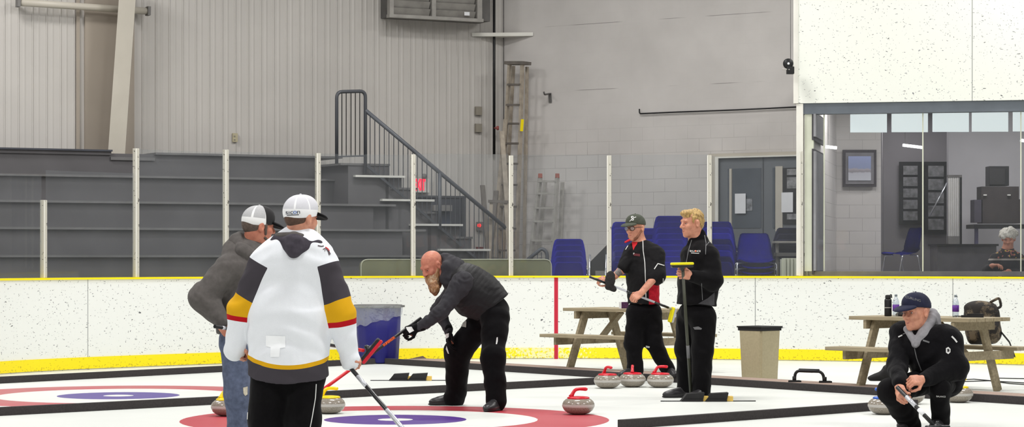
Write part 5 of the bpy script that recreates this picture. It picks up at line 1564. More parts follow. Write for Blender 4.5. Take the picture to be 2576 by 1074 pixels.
# hood of a sweater lying over the jersey
ho = Shape(); ho.cone(J(696, 610, -.03), J(740, 610, -.12), .036, .034, .05); ho.cone(J(740, 610, -.12), J(800, 617, -.03), .036, .034, .05)
ho.cone(J(742, 612, -.115), J(736, 634, -.15), .050, .020, .05); ho.cone(J(700, 606, -.04), J(735, 632, -.14), .035, .024, .05); ho.cone(J(796, 616, -.05), J(744, 632, -.14), .034, .024, .05)
ho.cone(J(712, 606, .03), J(798, 610, .03), .045, .045, .05)
soft('hood', ho, M['char_cloth'], A.o, .006, 1, (.003, 40, 5))
hr = Shape(); hr.cone(J(700, 594, -.05), J(740, 592, -.115), .024, .022, .02); hr.cone(J(740, 592, -.115), J(786, 599, -.05), .022, .020, .02)
soft('hood_rim', hr, M['grey_hoodie'], A.o, .006)
# trousers
tp = Shape(); tp.cone(J(690, 930), J(766, 930), .125, .125, .08, ((0, 1, 0), .85)); tp.chain([J(682, 930), lk, la], [.128, .105, .092], .05); tp.chain([J(768, 930), rk, ra], [.126, .105, .092], .05)
tpo = soft('trousers', tp, M['black_cloth'], A.o, .007, 1, (.004, 22, 8))
M['leather'] = mat('black_shoe_leather', rgb(38, 37, 39), .38, 0, .2, 30, .15, 60)
shoe('shoe', la, (.3, 1), M['leather'], A.o); shoe('shoe', ra, (.3, 1), M['leather'], A.o)
bv = bvh_of([tpo]); strip_on('trouser_piping', bv, [(795, 966), (793, 1000), (785, 1049), (780, 1074)], 2.2, M['stitch'], tpo); strip_on('trouser_piping', bv, [(629, 966), (626, 1010), (622, 1070)], 2.0, M['stitch'], tpo)
bv = bvh_of([jo])
M['pale_patch'] = mat('white_sewn_patch', rgb(243, 245, 248), .7, 0, .02)
patch_on('back_patch', bv, [(669, 844), (718, 845), (718, 874), (705, 876), (703, 898), (680, 898), (681, 874), (669, 871)], M['pale_patch'], jo, .002, 3)
M['crest_dark'] = mat('dark_crest_thread', rgb(70, 50, 56), .7, 0, .3, 60)
for pts_, w_, m_ in (([(799, 618), (808, 620), (814, 619)], 2.2, 'crest_dark'), ([(812, 628), (818, 624), (817, 632)], 1.8, 'crest_dark'), ([(820, 626), (826, 634), (828, 642)], 2.2, 'crest_dark'), ([(818, 622), (824, 626), (828, 631)], 2.4, 'red'), ([(826, 630), (831, 640)], 1.6, 'crest_dark')):
    strip_on('shoulder_crest', bv, pts_, w_, M[m_], jo)
bv = bvh_of([ca]); M['print_dark'] = mat('dark_cap_print', rgb(52, 56, 70), .6, 0, .1); M['print_blue'] = mat('blue_cap_print', rgb(60, 110, 190), .6, 0, .1)
text_on('cap_lettering', bv, 'sıc', 728, 534, 11, M['print_dark'], ca, -.04, 1.25, .002)
text_on('cap_lettering', bv, 'o', 742, 533, 11, M['print_blue'], ca, -.04, 1.2, .002)
text_on('cap_lettering', bv, 'n', 751, 533, 11, M['print_dark'], ca, -.04, 1.25, .002)
strip_on('cap_lettering', bv, [(722, 541.5), (752, 540)], 1.8, M['print_dark'], ca, .002)

# ---------------------------------------------------------------- man in grey hoodie
B = Fig(15.9, 'person in grey hoodie and jeans with black fronted white cap, turned to the right', 600)
J = B.J
HBd = Head(J(650, 570), (.86, .48, -.10), (.05, 0, 1), 1.06)
body = Shape(); head_into(body, HBd, J(628, 628, .02))
nsh, nel, nwr = J(572, 664, -.17), J(512, 748, -.20), J(556, 812, -.22)
fsh, fel, fwr = J(660, 660, .22), J(700, 740, .25), J(690, 830, .15)
body.cone(J(622, 650), J(610, 720), .07, .13, .08); body.cone(J(610, 720), J(608, 840), .13, .13, .08)
body.chain([nsh, nel, nwr], [.05, .042, .033]); body.chain([fsh, fel, fwr], [.05, .042, .033])
hand_into(body, nwr, J(572, 834, -.18) - nwr, (.3, .8, 0), 1, (.5, .6, .5), .6)
hand_into(body, fwr, J(684, 850, .12) - fwr, (-.6, -.6, -.3), 1, (.9, 1., .7), .8)
nk, na = J(596, 1000, -.08), J(602, 1130, -.06); fk, fa = J(650, 1000, .14), J(655, 1125, .18)
body.chain([J(592, 860, -.09), nk, na], [.09, .06, .045], .05); body.chain([J(630, 860, .1), fk, fa], [.09, .06, .045], .05)
bo = soft('body', body, M['skin_red'], B.o, .0055)
eyes(HBd, bo)
hb = Shape(); hb.ell(HBd.p(0, -.022, .018), (.082, .100, .092), HBd.R, .02); hb.cut(HBd.p(0, .026, .0), HBd.f + HBd.u * .15, .01); hb.cut(HBd.p(0, -.03, -.065), -HBd.u + HBd.f * .3, .012)
hb.cone(HBd.p(.070, .022, .02), HBd.p(.062, .030, -.045), .012, .010, .01); hb.cone(HBd.p(-.070, .022, .02), HBd.p(-.062, .030, -.045), .012, .010, .01)
soft('hair', hb, M['hair_dark'], B.o, .006)
gb = Shape(); gb.cone(HBd.p(-.012, .080, -.098), HBd.p(.012, .080, -.098), .017, .017, .01); gb.cone(HBd.p(.06, .03, -.07), HBd.p(.02, .075, -.095), .010, .014, .01); soft('beard', gb, M['hair_dark'], B.o, .005)
def m_two_tone():
    t = NT('white_mesh_black_front_cap'); y = attr(t, 'cy'); x = attr(t, 'cx'); z = attr(t, 'cz')
    ang = t.math('ARCTAN2', x, t.math('ADD', y, .012)); f = t.math('ABSOLUTE', t.math('SUBTRACT', t.math('FRACT', t.math('DIVIDE', ang, PI / 2)), .5))
    k = t.math('MAXIMUM', t.math('LESS_THAN', f, .05), t.math('LESS_THAN', z, .054)); mesh = t.noise(300.0, 1.0)
    k = t.math('MAXIMUM', k, t.math('GREATER_THAN', y, .008))
    back = t.mix(k, t.ramp(mesh, [(.35, rgb(168, 168, 170)), (.65, rgb(184, 184, 186))]), rgb(232, 232, 232))
    t.l(t.mix(t.math('GREATER_THAN', t.math('ADD', y, t.math('MULTIPLY', z, .12)), .020), back, rgb(28, 27, 29)), t.b.inputs['Base Color'])
    t.b.inputs['Roughness'].default_value = .85; t.bump(mesh, .2, .003); return t.m
cap(HBd, B.o, m_two_tone(), M['black_cloth'], low=.02, attrs=capat(HBd), brim_len=.08)
hd = Shape()
hd.cone(J(618, 655, .02), J(605, 745, .02), .155, .165, .08, ((.5, -.86, 0), 1.2)); hd.cone(J(605, 745, .02), J(602, 826, .02), .165, .165, .06, ((.5, -.86, 0), 1.1))
hd.cut(J(600, 838), (0, 0, -1), .006)
hd.cone(J(585, 668, -.10), J(625, 640, .0), .085, .085, .09); hd.cone(J(655, 668, .18), J(630, 645, .0), .085, .08, .09)
hd.chain([J(573, 676, -.15), nel, J(554, 806, -.22)], [.098, .092, .058], .04); hd.chain([fsh, fel, fwr], [.09, .08, .05], .05)
hd.cone(J(606, 632, .02), J(640, 640, .05), .075, .06, .05); hd.cone(J(584, 630, -.02), J(606, 600, .02), .060, .040, .05); hd.cone(J(602, 622, .05), J(606, 600, .04), .05, .03, .04)
hd.cone(J(588, 634, -.06), J(650, 640, -.05), .05, .035, .04)
hq = Shape(); hq.cone(J(597, 606, -.02), J(612, 632, -.13), .048, .044, .05); hq.cone(J(612, 632, -.13), J(652, 652, -.13), .044, .036, .05); hq.cone(J(597, 606, -.02), J(604, 612, .06), .048, .05, .05)
soft('hood', hq, M['grey_hoodie'], B.o, .006, 1, (.004, 40, 13))
soft('hoodie', hd, M['grey_hoodie'], B.o, .0065, 1, (.007, 30, 11))
tp = Shape(); tp.cone(J(596, 850, -.06), J(632, 850, .09), .115, .115, .08); tp.chain([J(594, 870, -.08), nk, na], [.112, .083, .075], .04); tp.chain([J(634, 870, .1), fk, fa], [.112, .083, .075], .04)
jn = soft('jeans', tp, fabric('faded_denim', rgb(86, 94, 116), .5, var=.25), B.o, .007, 1, (.004, 26, 12))
shoe('shoe', na, (.85, .5), M['leather'], B.o); shoe('shoe', fa, (.85, .5), M['leather'], B.o)
patch_on('worn_patch', bvh_of([jn]), [(611, 975), (622, 972), (622, 992), (616, 996), (612, 990)], mat('pale_denim_wear', rgb(190, 182, 164), .9, 0, .2, 60), jn)
# =================================================================== BROOMS
M['carbon'] = mat('black_carbon_shaft', rgb(30, 30, 32), .35, 0, .1, 20)
M['silver'] = mat('silver_shaft', rgb(196, 198, 204), .3, .4, .1, 30)
M['pad_yellow'] = mat('yellow_brush_pad', rgb(226, 214, 10), .7, 0, .06, 20); M['pad_red'] = mat('red_brush_pad', rgb(190, 16, 40), .7, 0, .06, 20)
M['orange'] = mat('orange_shaft_print', rgb(232, 92, 40), .45, 0, .3, 40); M['shaft_red'] = mat('red_shaft', rgb(196, 22, 34), .35, 0, .08, 20)
M['olive_shaft'] = mat('olive_black_shaft', rgb(58, 60, 48), .4, 0, .1, 20)
def broom(label, a, c, segs, r=.0125, head=None):
    """shaft from a to c; segs = (from, to, material, name); head = (centre, long axis, pad side, body material, pad material, length)"""
    a, c = Vector(a), Vector(c); o = empty('curling_broom', c if c.z < a.z else a, 0, label, 'broom', 'curling brooms')
    for (t0, t1, m, nm) in segs:
        b = MB(); b.tube([a.lerp(c, t0), a.lerp(c, t1)], r * (1.06 if nm != 'shaft' else 1.0), 12); b.build(nm, m, o)
    if head:
        ctr, ax, pn, mb, mp, L = head; ctr = Vector(ctr); ax = Vector(ax).normalized(); pn = Vector(pn); pn = (pn - ax * pn.dot(ax)).normalized(); s = ax.cross(pn)
        R = np.array([ax, s, pn]); b = Shape(); b.box(ctr - pn * .012, (L / 2, .034, .016), R, .012, .01); b.cone(ctr - pn * .02, ctr - pn * .045, .024, .018, .02)
        h = soft('brush_head', b, mb, o, .005)
        b = Shape(); b.box(ctr + pn * .010, (L / 2 * 1.02, .038, .013), R, .011, .01); soft('brush_pad', b, mp, h, .005)
    return o

# =================================================================== BALD BEARDED MAN
Cc = Fig(21.3, 'person, bald with long beard, in dark quilted vest, bending forward with a broom', 1200)
J = Cc.J
HC = Head(J(1087, 669, -.02), (-.64, -.56, -.50), (-.40, -.25, .88), 1.12)
body = Shape(); head_into(body, HC, J(1128, 700, .02), 1.0, 1.0)
nsh, nel, nwr = J(1163, 712, -.20), J(1108, 786, -.30), J(1050, 824, -.28)
fsh, fel, fwr = J(1150, 716, .22), J(1102, 778, .26), J(1128, 832, .16)
spine = [J(1130, 692), J(1165, 714), J(1205, 740), J(1236, 772)]
body.chain(spine, [.07, .13, .14, .13], .08)
body.chain([nsh, nel, nwr], [.05, .042, .034]); body.chain([fsh, fel, fwr], [.05, .042, .034]); body.cone(nsh, spine[1], .05, .09, .05); body.cone(fsh, spine[1], .05, .09, .05)
fhip, fkn, fan = J(1222, 800, .12), J(1152, 884, .25), J(1148, 1000, .40); nhip, nkn, nan = J(1246, 800, -.12), J(1240, 896, -.28), J(1248, 1012, -.34)
body.chain([fhip, fkn, fan], [.085, .06, .045], .05); body.chain([nhip, nkn, nan], [.085, .06, .045], .05)
nd = J(1006, 838, -.30) - nwr
hand_into(body, nwr, nd, (-.2, .75, -.6), 1, (.9, 1.0, .7), .8, .74); hand_into(body, fwr, J(1128, 870, .12) - fwr, (.6, .1, -.2), 1, (.35, .4, .3), .3, .74)
bo = soft('body', body, M['skin_red'], Cc.o, .005); eyes(HC, bo)
bd = Shape(); tip = J(1093, 728, -.14)
bd.cone(HC.p(0, .062, -.080), tip, .056, .046, .03); bd.cone(tip, J(1094, 738, -.14), .042, .022, .02); bd.cone(HC.p(0, .055, -.085), HC.p(0, .04, -.15), .060, .050, .03)
for sx in (-1, 1):
    bd.cone(HC.p(sx * .068, .005, -.030), HC.p(sx * .046, .050, -.085), .014, .030, .03); bd.cone(HC.p(sx * .008, .096, -.050), HC.p(sx * .036, .075, -.066), .011, .012, .012)
def m_beard():
    t = NT('red_and_white_beard'); o = t.obj(); v = t.scaled(o, (60, 60, 9)); n = t.noise(1.0, 4.0, .6, v); n2 = t.noise(9.0, 2.0)
    t.l(t.ramp(t.math('ADD', t.math('MULTIPLY', n, .6), t.math('MULTIPLY', n2, .4)), [(.35, rgb(96, 60, 36)), (.5, rgb(146, 104, 66)), (.68, rgb(196, 180, 156))]), t.b.inputs['Base Color'])
    t.b.inputs['Roughness'].default_value = .75; t.bump(n, .7, .006); return t.m
soft('beard', bd, m_beard(), Cc.o, .005, 1, (.003, 90, 4))
# hoodie sleeves and hood
M['sleeve'] = fabric('dark_grey_jersey_knit', rgb(52, 51, 55), .6)
sl = Shape(); sl.chain([nsh, nel, nwr + Vector((.02, 0, .0))], [.092, .066, .044], .04); sl.cone(nsh, spine[1], .095, .12, .06)
sl.chain([fsh, fel, fwr], [.085, .064, .044], .04); sl.cone(fsh, spine[1], .085, .12, .06)
sl.cone(spine[1], spine[2], .14, .14, .05)
soft('hoodie', sl, M['sleeve'], Cc.o, .006, 1, (.006, 50, 21))
hd = Shape(); hd.cone(J(1120, 656, .04), J(1146, 674, .0), .072, .080, .08); hd.cone(J(1122, 672, -.10), J(1152, 694, -.06), .050, .07, .08); hd.cone(J(1146, 674, 0), J(1130, 712, -.10), .075, .06, .08); hd.cone(J(1120, 700, -.10), J(1146, 704, -.08), .045, .055, .06)
soft('hood', hd, M['sleeve'], Cc.o, .006, 1, (.005, 50, 22))
# quilted vest
vs = Shape(); vs.chain([J(1140, 692), J(1170, 714), J(1207, 741), J(1250, 782)], [.115, .178, .192, .185], .09, ((0, 1, 0), 1.12))
vs.cone(J(1160, 704, -.16), J(1180, 716, 0), .085, .12, .05); vs.cone(J(1158, 706, .16), J(1180, 716, 0), .085, .12, .05); vs.ell(J(1178, 760, .0), (.13, .15, .13), None, .08)
vs.cut(J(1249, 766), (.66, 0, -.75), .01)
def m_quilt():
    t = NT('black_quilted_nylon'); o = t.obj(); v = t.n('ShaderNodeVectorMath'); v.operation = 'DOT_PRODUCT'; t.l(o, v.inputs[0]); v.inputs[1].default_value = (.78, 0, -.62)
    w = t.math('ADD', t.math('MULTIPLY', v.outputs['Value'], 24.0), t.math('MULTIPLY', t.noise(7.0, 2.0), 1.2)); f = t.math('ABSOLUTE', t.math('SUBTRACT', t.math('FRACT', w), .5))
    h = t.math('POWER', t.math('SUBTRACT', 1.0, t.math('MULTIPLY', f, 2.0)), .5)
    t.b.inputs['Base Color'].default_value = rgb(24, 23, 25); t.b.inputs['Roughness'].default_value = .6; t.b.inputs['Specular IOR Level'].default_value = .25
    t.bump(t.math('ADD', t.math('MULTIPLY', h, .5), t.math('MULTIPLY', t.noise(30, 3.0), .7)), .22, .02); return t.m
soft('vest', vs, m_quilt(), Cc.o, .006, 1, (.003, 40, 23))
tp = Shape(); tp.ell(J(1242, 784, 0), (.145, .185, .15), None, .08); tp.chain([fhip, fkn, J(1146, 1004, .40)], [.14, .118, .092], .06); tp.chain([nhip, nkn, J(1249, 1008, -.34)], [.135, .104, .097], .06)
tp.cone(J(1150, 985, .38), J(1138, 1000, .36), .075, .075, .05)
tpo = soft('trousers', tp, M['black_cloth'], Cc.o, .006, 1, (.0055, 26, 24))
gl = Shape(); hand_into(gl, nwr + nd.normalized() * .004, nd, (-.2, .75, -.6), 1, (.9, 1.0, .7), .8, 1.12, .021, .007); gl.cone(nwr - nd.normalized() * .05, nwr + nd.normalized() * .01, .046, .042, .01)
g1 = soft('glove', gl, M['black_cloth'], Cc.o, .0048)
gl = Shape(); hand_into(gl, fwr, J(1128, 870, .12) - fwr, (.6, .1, -.2), 1, (.35, .4, .3), .3, 1.12, .021, .007); gl.cone(fwr - Vector((0, 0, -.02)), fwr, .042, .040, .01)
g2 = soft('glove', gl, M['black_cloth'], Cc.o, .0048)
bv = bvh_of([g1]); patch_on('glove_badge', bv, [(1021, 823), (1036, 822), (1042, 832), (1030, 838), (1024, 830)], M['stitch'], g1, .003, 2)
bv = bvh_of([g2]); patch_on('glove_badge', bv, [(1121, 840), (1130, 838), (1129, 848), (1123, 852)], M['stitch'], g2, .003, 2)
shoe('shoe', J(1146, 1000, .42), (-.97, -.25), M['leather'], Cc.o, .30); shoe('shoe', J(1250, 1010, -.36), (-.40, -.92), M['leather'], Cc.o, .30)
bv = bvh_of([tpo])
tg = patch_on('name_badge', bv, [(1165, 802), (1171, 801), (1175, 810), (1174, 824), (1161, 822), (1162, 810)], M['galv'], tpo, .008, 2)
patch_on('trouser_logo', bv, [(1249, 849), (1252, 848), (1252, 858), (1250, 866), (1247, 866), (1248, 858)], M['stitch'], tpo); patch_on('trouser_logo', bv, [(1124, 870), (1128, 882), (1130, 890), (1127, 889), (1122, 878)], M['stitch'], tpo)
# his broom: black above, red below, orange lettering
hp = J(1004, 840, -.31); lo = P(738, 1034, 20.55); up = hp + (hp - lo).normalized() * .26
bC = broom('black and red curling broom held out low by the bearded man', up, lo, [(0, .545, M['carbon'], 'shaft'), (.545, 1, M['shaft_red'], 'lower_shaft')], .0145,
      (lo + Vector((-.01, 0, -.0)), (.8, .6, 0), (0, 0, -1), M['carbon'], M['pad_red'], .2))
L = (lo - up).length; dd = (lo - up).normalized(); q = up.lerp(lo, .255)
text_mesh('shaft_lettering', 'SUPERIOR', .030, frame_mat(q + Vector((0, -.017, .0)), -dd, (0, 0, 1)), M['orange'], bC, .001, .002)

# =================================================================== MAN WITH GLASSES AND GREEN CAP
D = Fig(25.78, 'person with glasses and green cap in black jacket with red side panel', 1620, 0.06)
J = D.J
HD = Head(J(1599, 574, 0), (-.66, -.75, -.07), (-.03, 0, 1), 1.16)
body = Shape(); head_into(body, HD, J(1612, 622, .03))
lsh, lel, lwr = J(1652, 634, -.05), J(1654, 690, -.16), J(1612, 738, -.32)
rsh, rel, rwr = J(1580, 636, -.02), J(1563, 680, -.08), J(1530, 708, -.26)
body.cone(J(1612, 622, .03), J(1617, 665, .03), .065, .095, .08); body.cone(J(1617, 665, .03), J(1620, 770), .10, .12, .08)
body.cone(lsh, J(1620, 640), .05, .09, .05); body.cone(rsh, J(1620, 640), .05, .09, .05)
body.chain([lsh, lel, lwr], [.046, .046, .036]); body.chain([rsh, rel, rwr], [.046, .044, .034])
hand_into(body, lwr, J(1594, 750, -.36) - lwr, (.3, .9, -.3), -1, (.9, 1.0, .8), .9, 1.05); hand_into(body, rwr, J(1516, 702, -.32) - rwr, (.15, .8, -.6), 1, (.9, 1.0, .8), .8, 1.05)
lk, la = J(1644, 860, -.02), J(1680, 930, .04); rk, ra = J(1594, 862, -.05), J(1598, 932, -.05)
body.chain([J(1638, 780), lk, la], [.085, .06, .045], .05); body.chain([J(1602, 780), rk, ra], [.085, .06, .045], .05)
bo = soft('body', body, M['skin'], D.o, .0048); eyes(HD, bo)
hb = Shape(); hb.ell(HD.p(0, -.018, .022), (.0815, .102, .088), HD.R, .02); hb.cut(HD.p(0, .030, 0), HD.f + HD.u * .2, .01); hb.cut(HD.p(0, -.03, -.035), -HD.u, .012)
soft('hair', hb, M['hair_brown'], D.o, .006)
bd = Shape(); bd.ell(HD.p(0, .033, -.088), (.056, .062, .040), HD.R, .02); bd.cone(HD.p(.070, .010, -.03), HD.p(.052, .045, -.08), .011, .016, .02); bd.cone(HD.p(-.070, .010, -.03), HD.p(-.052, .045, -.08), .011, .016, .02)
bd.ell(HD.p(0, .105, -.055), (.032, .04, .030), HD.R, .01, 's')
soft('beard', bd, mat('short_brown_stubble', rgb(134, 88, 68), .8, 0, .25, 80), D.o, .005)
M['cap_green'] = fabric('faded_green_twill', rgb(72, 76, 66), .3, fscale=30, fdist=.004)
cp = cap(HD, D.o, M['cap_green'], M['cap_green'], low=-.004, pitch=.16, brim_len=.078)
text_on('cap_badge', bvh_of([cp]), 'S', 1591, 550, 11, M['stitch'], cp, .1, 1.1, .003, .25); strip_on('cap_badge', bvh_of([cp]), [(1584, 557), (1592, 549), (1600, 546)], 1.6, M['stitch'], cp)
gs = MB()
for sx in (-1, 1):
    pts = [HD.p(sx * .034 + .025 * math.cos(a), .104 - .010 * abs(math.cos(a) * sx + .6), .002 + .019 * math.sin(a)) for a in [2 * PI * k / 18 for k in range(19)]]
    gs.tube(pts, .0028, 6, False); gs.tube([HD.p(sx * .060, .094, .008), HD.p(sx * .082, .0, .010)], .0028, 6)
gs.tube([HD.p(-.010, .102, .006), HD.p(.010, .102, .006)], .0028, 6); go = gs.build('glasses', M['black'], D.o)
for sx in (-1, 1):
    lb = MB(); n = 16; ctr = lb.bm.verts.new(HD.p(sx * .034, .099, .002)); ring = [lb.bm.verts.new(HD.p(sx * .034 + .024 * math.cos(2 * PI * k / n), .099, .002 + .018 * math.sin(2 * PI * k / n))) for k in range(n)]
    for k in range(n): lb.bm.faces.new((ctr, ring[k], ring[(k + 1) % n]))
    lb.build('lens', bpy.data.materials.get('spectacle_lens') or m_glass('spectacle_lens', (.9, .92, .95, 1), .12, .10), go)
jk = Shape(); jk.cone(J(1613, 640, .02), J(1616, 690), .165, .185, .08, ((0.66, .75, 0), .80), grp=0); jk.cone(J(1616, 690), J(1620, 780), .190, .195, .08, ((.66, .75, 0), .80), grp=0)
jk.cone(J(1590, 630), J(1612, 618, .03), .07, .062, .06); jk.cone(J(1640, 630), J(1612, 618, .03), .075, .062, .06)
jk.cut(J(1620, 764), (0, 0, -1), .006)
jk.chain([J(1650, 640, -.03), J(1652, 692, -.14)], [.105, .098], .05, None, 1); jk.cone(J(1652, 692, -.14), J(1640, 696, -.18), .09, .070, .04, None, 'u', 1)
jk.chain([J(1584, 640, -.02), J(1570, 672, -.08)], [.085, .072], .05, None, 1)
def m_jacket_d():
    t = NT('black_jacket_red_panel'); x = attr(t, 'hx'); z = attr(t, 'hz'); w = attr(t, 'w'); n = t.noise(40, 3)
    k = t.math('MULTIPLY', t.math('GREATER_THAN', x, .045), t.math('LESS_THAN', z, .36)); k = t.math('MULTIPLY', k, t.math('LESS_THAN', w, .5))
    t.l(t.mix(k, t.ramp(n, [(.3, rgb(12, 11, 13)), (.7, rgb(19, 18, 20))]), t.ramp(n, [(.3, rgb(150, 14, 34)), (.7, rgb(186, 26, 44))])), t.b.inputs['Base Color'])
    t.b.inputs['Roughness'].default_value = .75; t.b.inputs['Specular IOR Level'].default_value = .2
    t.bump(t.noise(11, 2.5), .6, .02); return t.m
ref = np.array(J(1620, 764))
jo = soft('jacket', jk, m_jacket_d(), D.o, .006, 1, (.005, 30, 31), {'hx': lambda V: V[:, 0] - ref[0], 'hz': lambda V: V[:, 2] - ref[2], 'w': lambda V: (jk.at(V, 0) - jk.at(V, 1)) / .03 + .5})
bv = bvh_of([jo])
strip_on('piping', bv, [(1617, 602), (1618, 630), (1622, 660), (1624, 700), (1625, 752)], 2.0, M['stitch'], jo); strip_on('piping', bv, [(1632, 588), (1645, 600), (1658, 610)], 2.0, M['stitch'], jo)
strip_on('piping', bv, [(1646, 677), (1655, 663), (1671, 668)], 2.2, M['stitch'], jo); strip_on('piping', bv, [(1668, 700), (1667, 752)], 1.6, M['stitch'], jo); strip_on('piping', bv, [(1580, 618), (1574, 628)], 1.6, M['stitch'], jo)
patch_on('chest_badge', bv, [(1594, 637), (1610, 639), (1610, 645), (1594, 643)], mat('dull_red_badge', rgb(90, 30, 36), .7), jo); patch_on('chest_badge', bv, [(1593, 636), (1596, 636), (1596, 640), (1593, 640)], M['stitch'], jo)
cl = Shape(); cl.cone(J(1573, 609, -.20), J(1583, 604, -.17), .011, .014, .008);
M['polo'] = mat('red_polo_knit', rgb(190, 22, 34), .7, 0, .1, 30)
co_ = soft('red_collar', cl, M['polo'], D.o, .005)
patch_on('collar_front', bv, [(1589, 605), (1605, 604), (1603, 614), (1597, 622), (1593, 630), (1591, 620)], M['polo'], co_, .004, 2)
tp = Shape(); tp.ell(J(1620, 782, 0), (.175, .15, .13), None, .06); tp.chain([J(1640, 790), lk, la], [.118, .098, .080], .05); tp.chain([J(1602, 790), rk, ra], [.118, .098, .088], .05)
tpo = soft('trousers', tp, M['black_cloth'], D.o, .006, 1, (.006, 28, 32)); bv = bvh_of([tpo]); patch_on('trouser_logo', bv, [(1625, 869), (1635, 871), (1634, 875), (1625, 874)], M['stitch'], tpo)
shoe('shoe', J(1682, 935, .06), (.2, -.95), M['leather'], D.o, .29, .06); shoe('shoe', J(1598, 935, -.04), (-.75, -.65), M['leather'], D.o, .29, .06)
# tattoo on the right forearm
tb = bvh_of([bo]); tm = mat('faded_tattoo_ink', rgb(104, 96, 92), .6, 0, .35, 70)
patch_on('tattoo', tb, [(1552, 672), (1561, 676), (1566, 690), (1560, 698), (1549, 690), (1545, 684)], tm, bo, .0012, 2)
# his broom
a_, c_ = P(1483, 696, 25.38), P(1692, 778, 25.62)
bD = broom('silver curling broom held slantwise by the man with glasses', a_, c_, [(0, 1, M['silver'], 'shaft'), (0, .26, M['carbon'], 'grip_tape'), (.44, .56, M['carbon'], 'shaft_band'), (.78, .95, M['carbon'], 'shaft_band')], .0125,
      (P(1691, 792, 25.62), (.25, .0, 1), (-.9, -.4, .2), M['silver'], M['pad_yellow'], .17))
# dark round brush cover held with the shaft
cv = Shape(); cv.ell(J(1535, 703, -.40), (.058, .035, .098), np.array(Matrix.Rotation(-.1, 3, 'Y')), .02); cv.cone(J(1529, 722, -.38), J(1545, 727, -.38), .030, .030, .03)
tag(soft('brush_cover', cv, mat('black_felt', rgb(40, 37, 37), .95, 0, .2, 60, .5, 150), None, .0055, 1, (.003, 60, 33)), 'black rounded brush cover held in right hand of man with glasses', 'brush cover')

# =================================================================== BLOND MAN
E = Fig(22.7, 'person with blond hair in black zip jacket standing with an upright broom', 1752)
J = E.J
HE = Head(J(1741, 562, 0), (-.88, -.44, -.06), (0, 0, 1), 1.14)
body = Shape(); head_into(body, HE, J(1755, 615, .04))
lsh, lel, lwr = J(1786, 640, -.16), J(1794, 706, -.22), J(1738, 692, -.36)
rsh, rel, rwr = J(1738, 640, .16), J(1728, 708, .20), J(1736, 765, .16)
body.cone(J(1755, 615, .03), J(1758, 660), .07, .13, .08); body.cone(J(1758, 660), J(1752, 780), .14, .13, .08)
body.cone(lsh, J(1760, 645), .05, .09, .05); body.cone(rsh, J(1760, 645), .05, .09, .05)
body.chain([lsh, lel, lwr], [.05, .045, .034]); body.chain([rsh, rel, rwr], [.05, .045, .034])
hand_into(body, lwr, J(1716, 690, -.42) - lwr, (-.2, .9, -.1), -1, (1.0, 1.0, .8), .8, 1.1); hand_into(body, rwr, J(1736, 790, .14) - rwr, (-.3, -.9, 0), 1, (.4, .5, .4), .5)
lk, la = J(1768, 880, -.10), J(1765, 992, -.16); rk, ra = J(1724, 878, .12), J(1724, 976, .22)
body.chain([J(1766, 790, -.08), lk, la], [.085, .06, .045], .05); body.chain([J(1734, 790, .1), rk, ra], [.085, .06, .045], .05)
bo = soft('body', body, M['skin'], E.o, .0048); eyes(HE, bo)
hb = Shape(); hb.ell(HE.p(0, -.020, .046), (.088, .108, .094), HE.R, .02); hb.ell(HE.p(0, .062, .092), (.066, .040, .036), HE.R, .03); hb.ell(HE.p(0, -.05, .0), (.078, .068, .075), HE.R, .03)
hb.cone(HE.p(.074, .028, .05), HE.p(.076, .026, .002), .014, .009, .012); hb.cone(HE.p(-.074, .028, .05), HE.p(-.076, .026, .002), .014, .009, .012)
hb.ell(HE.p(0, .098, -.005), (.085, .060, .060), HE.R, .012, 's'); hb.cut(HE.p(0, -.05, -.060), -HE.u + HE.f * .2, .012)
for sx in (-1, 1): hb.ell(HE.p(sx * .09, .0, -.010), (.034, .030, .042), HE.R, .01, 's')
def m_hair(name, a, c):
    t = NT(name); o = t.obj(); n = t.noise(1.0, 4.0, .6, t.scaled(o, (70, 70, 22))); t.l(t.ramp(n, [(.3, a), (.7, c)]), t.b.inputs['Base Color']); t.b.inputs['Roughness'].default_value = .6; t.bump(n, .8, .008); return t.m
soft('hair', hb, m_hair('blond_hair', rgb(120, 90, 50), rgb(205, 172, 106)), E.o, .005, 1, (.004, 70, 41))
eb = Shape()
for sx in (-1, 1): eb.cone(HE.p(sx * .014, .092, .027), HE.p(sx * .046, .080, .030), .005, .004, .004)
soft('eyebrow', eb, mat('fair_brow_hair', rgb(170, 120, 80), .8), E.o, .004)
M['softshell'] = fabric('black_softshell', rgb(15, 14, 16), .5, spec=.1)
jk = Shape(); jk.cone(J(1759, 650, .0), J(1757, 705), .185, .190, .08, ((.4, -.9, 0), 1.12)); jk.cone(J(1757, 705), J(1751, 790), .185, .195, .08, ((.4, -.9, 0), 1.1))
jk.cone(J(1758, 600, .02), J(1758, 640, .02), .068, .11, .05); jk.cone(J(1760, 588, .02), J(1758, 620, .02), .056, .085, .03); jk.cone(J(1741, 608, -.03), J(1762, 604, .03), .040, .06, .04)
jk.cut(J(1751, 767), (-.06, 0, -1), .006)
jk.chain([J(1784, 646, -.14), lel, J(1742, 694, -.34)], [.108, .088, .058], .045); jk.chain([rsh, rel, rwr], [.10, .08, .055], .05)
jo = soft('jacket', jk, M['softshell'], E.o, .006, 1, (.0055, 28, 42)); bv = bvh_of([jo])
M['grey_panel'] = fabric('grey_softshell_panel', rgb(66, 65, 68), .4); M['reflect'] = mat('grey_reflective_piping', rgb(104, 104, 106), .5)
strip_on('piping', bv, [(1772, 592), (1776, 612), (1775, 640)], 1.6, M['reflect'], jo); strip_on('piping', bv, [(1775, 620), (1786, 606), (1798, 602)], 1.6, M['reflect'], jo)
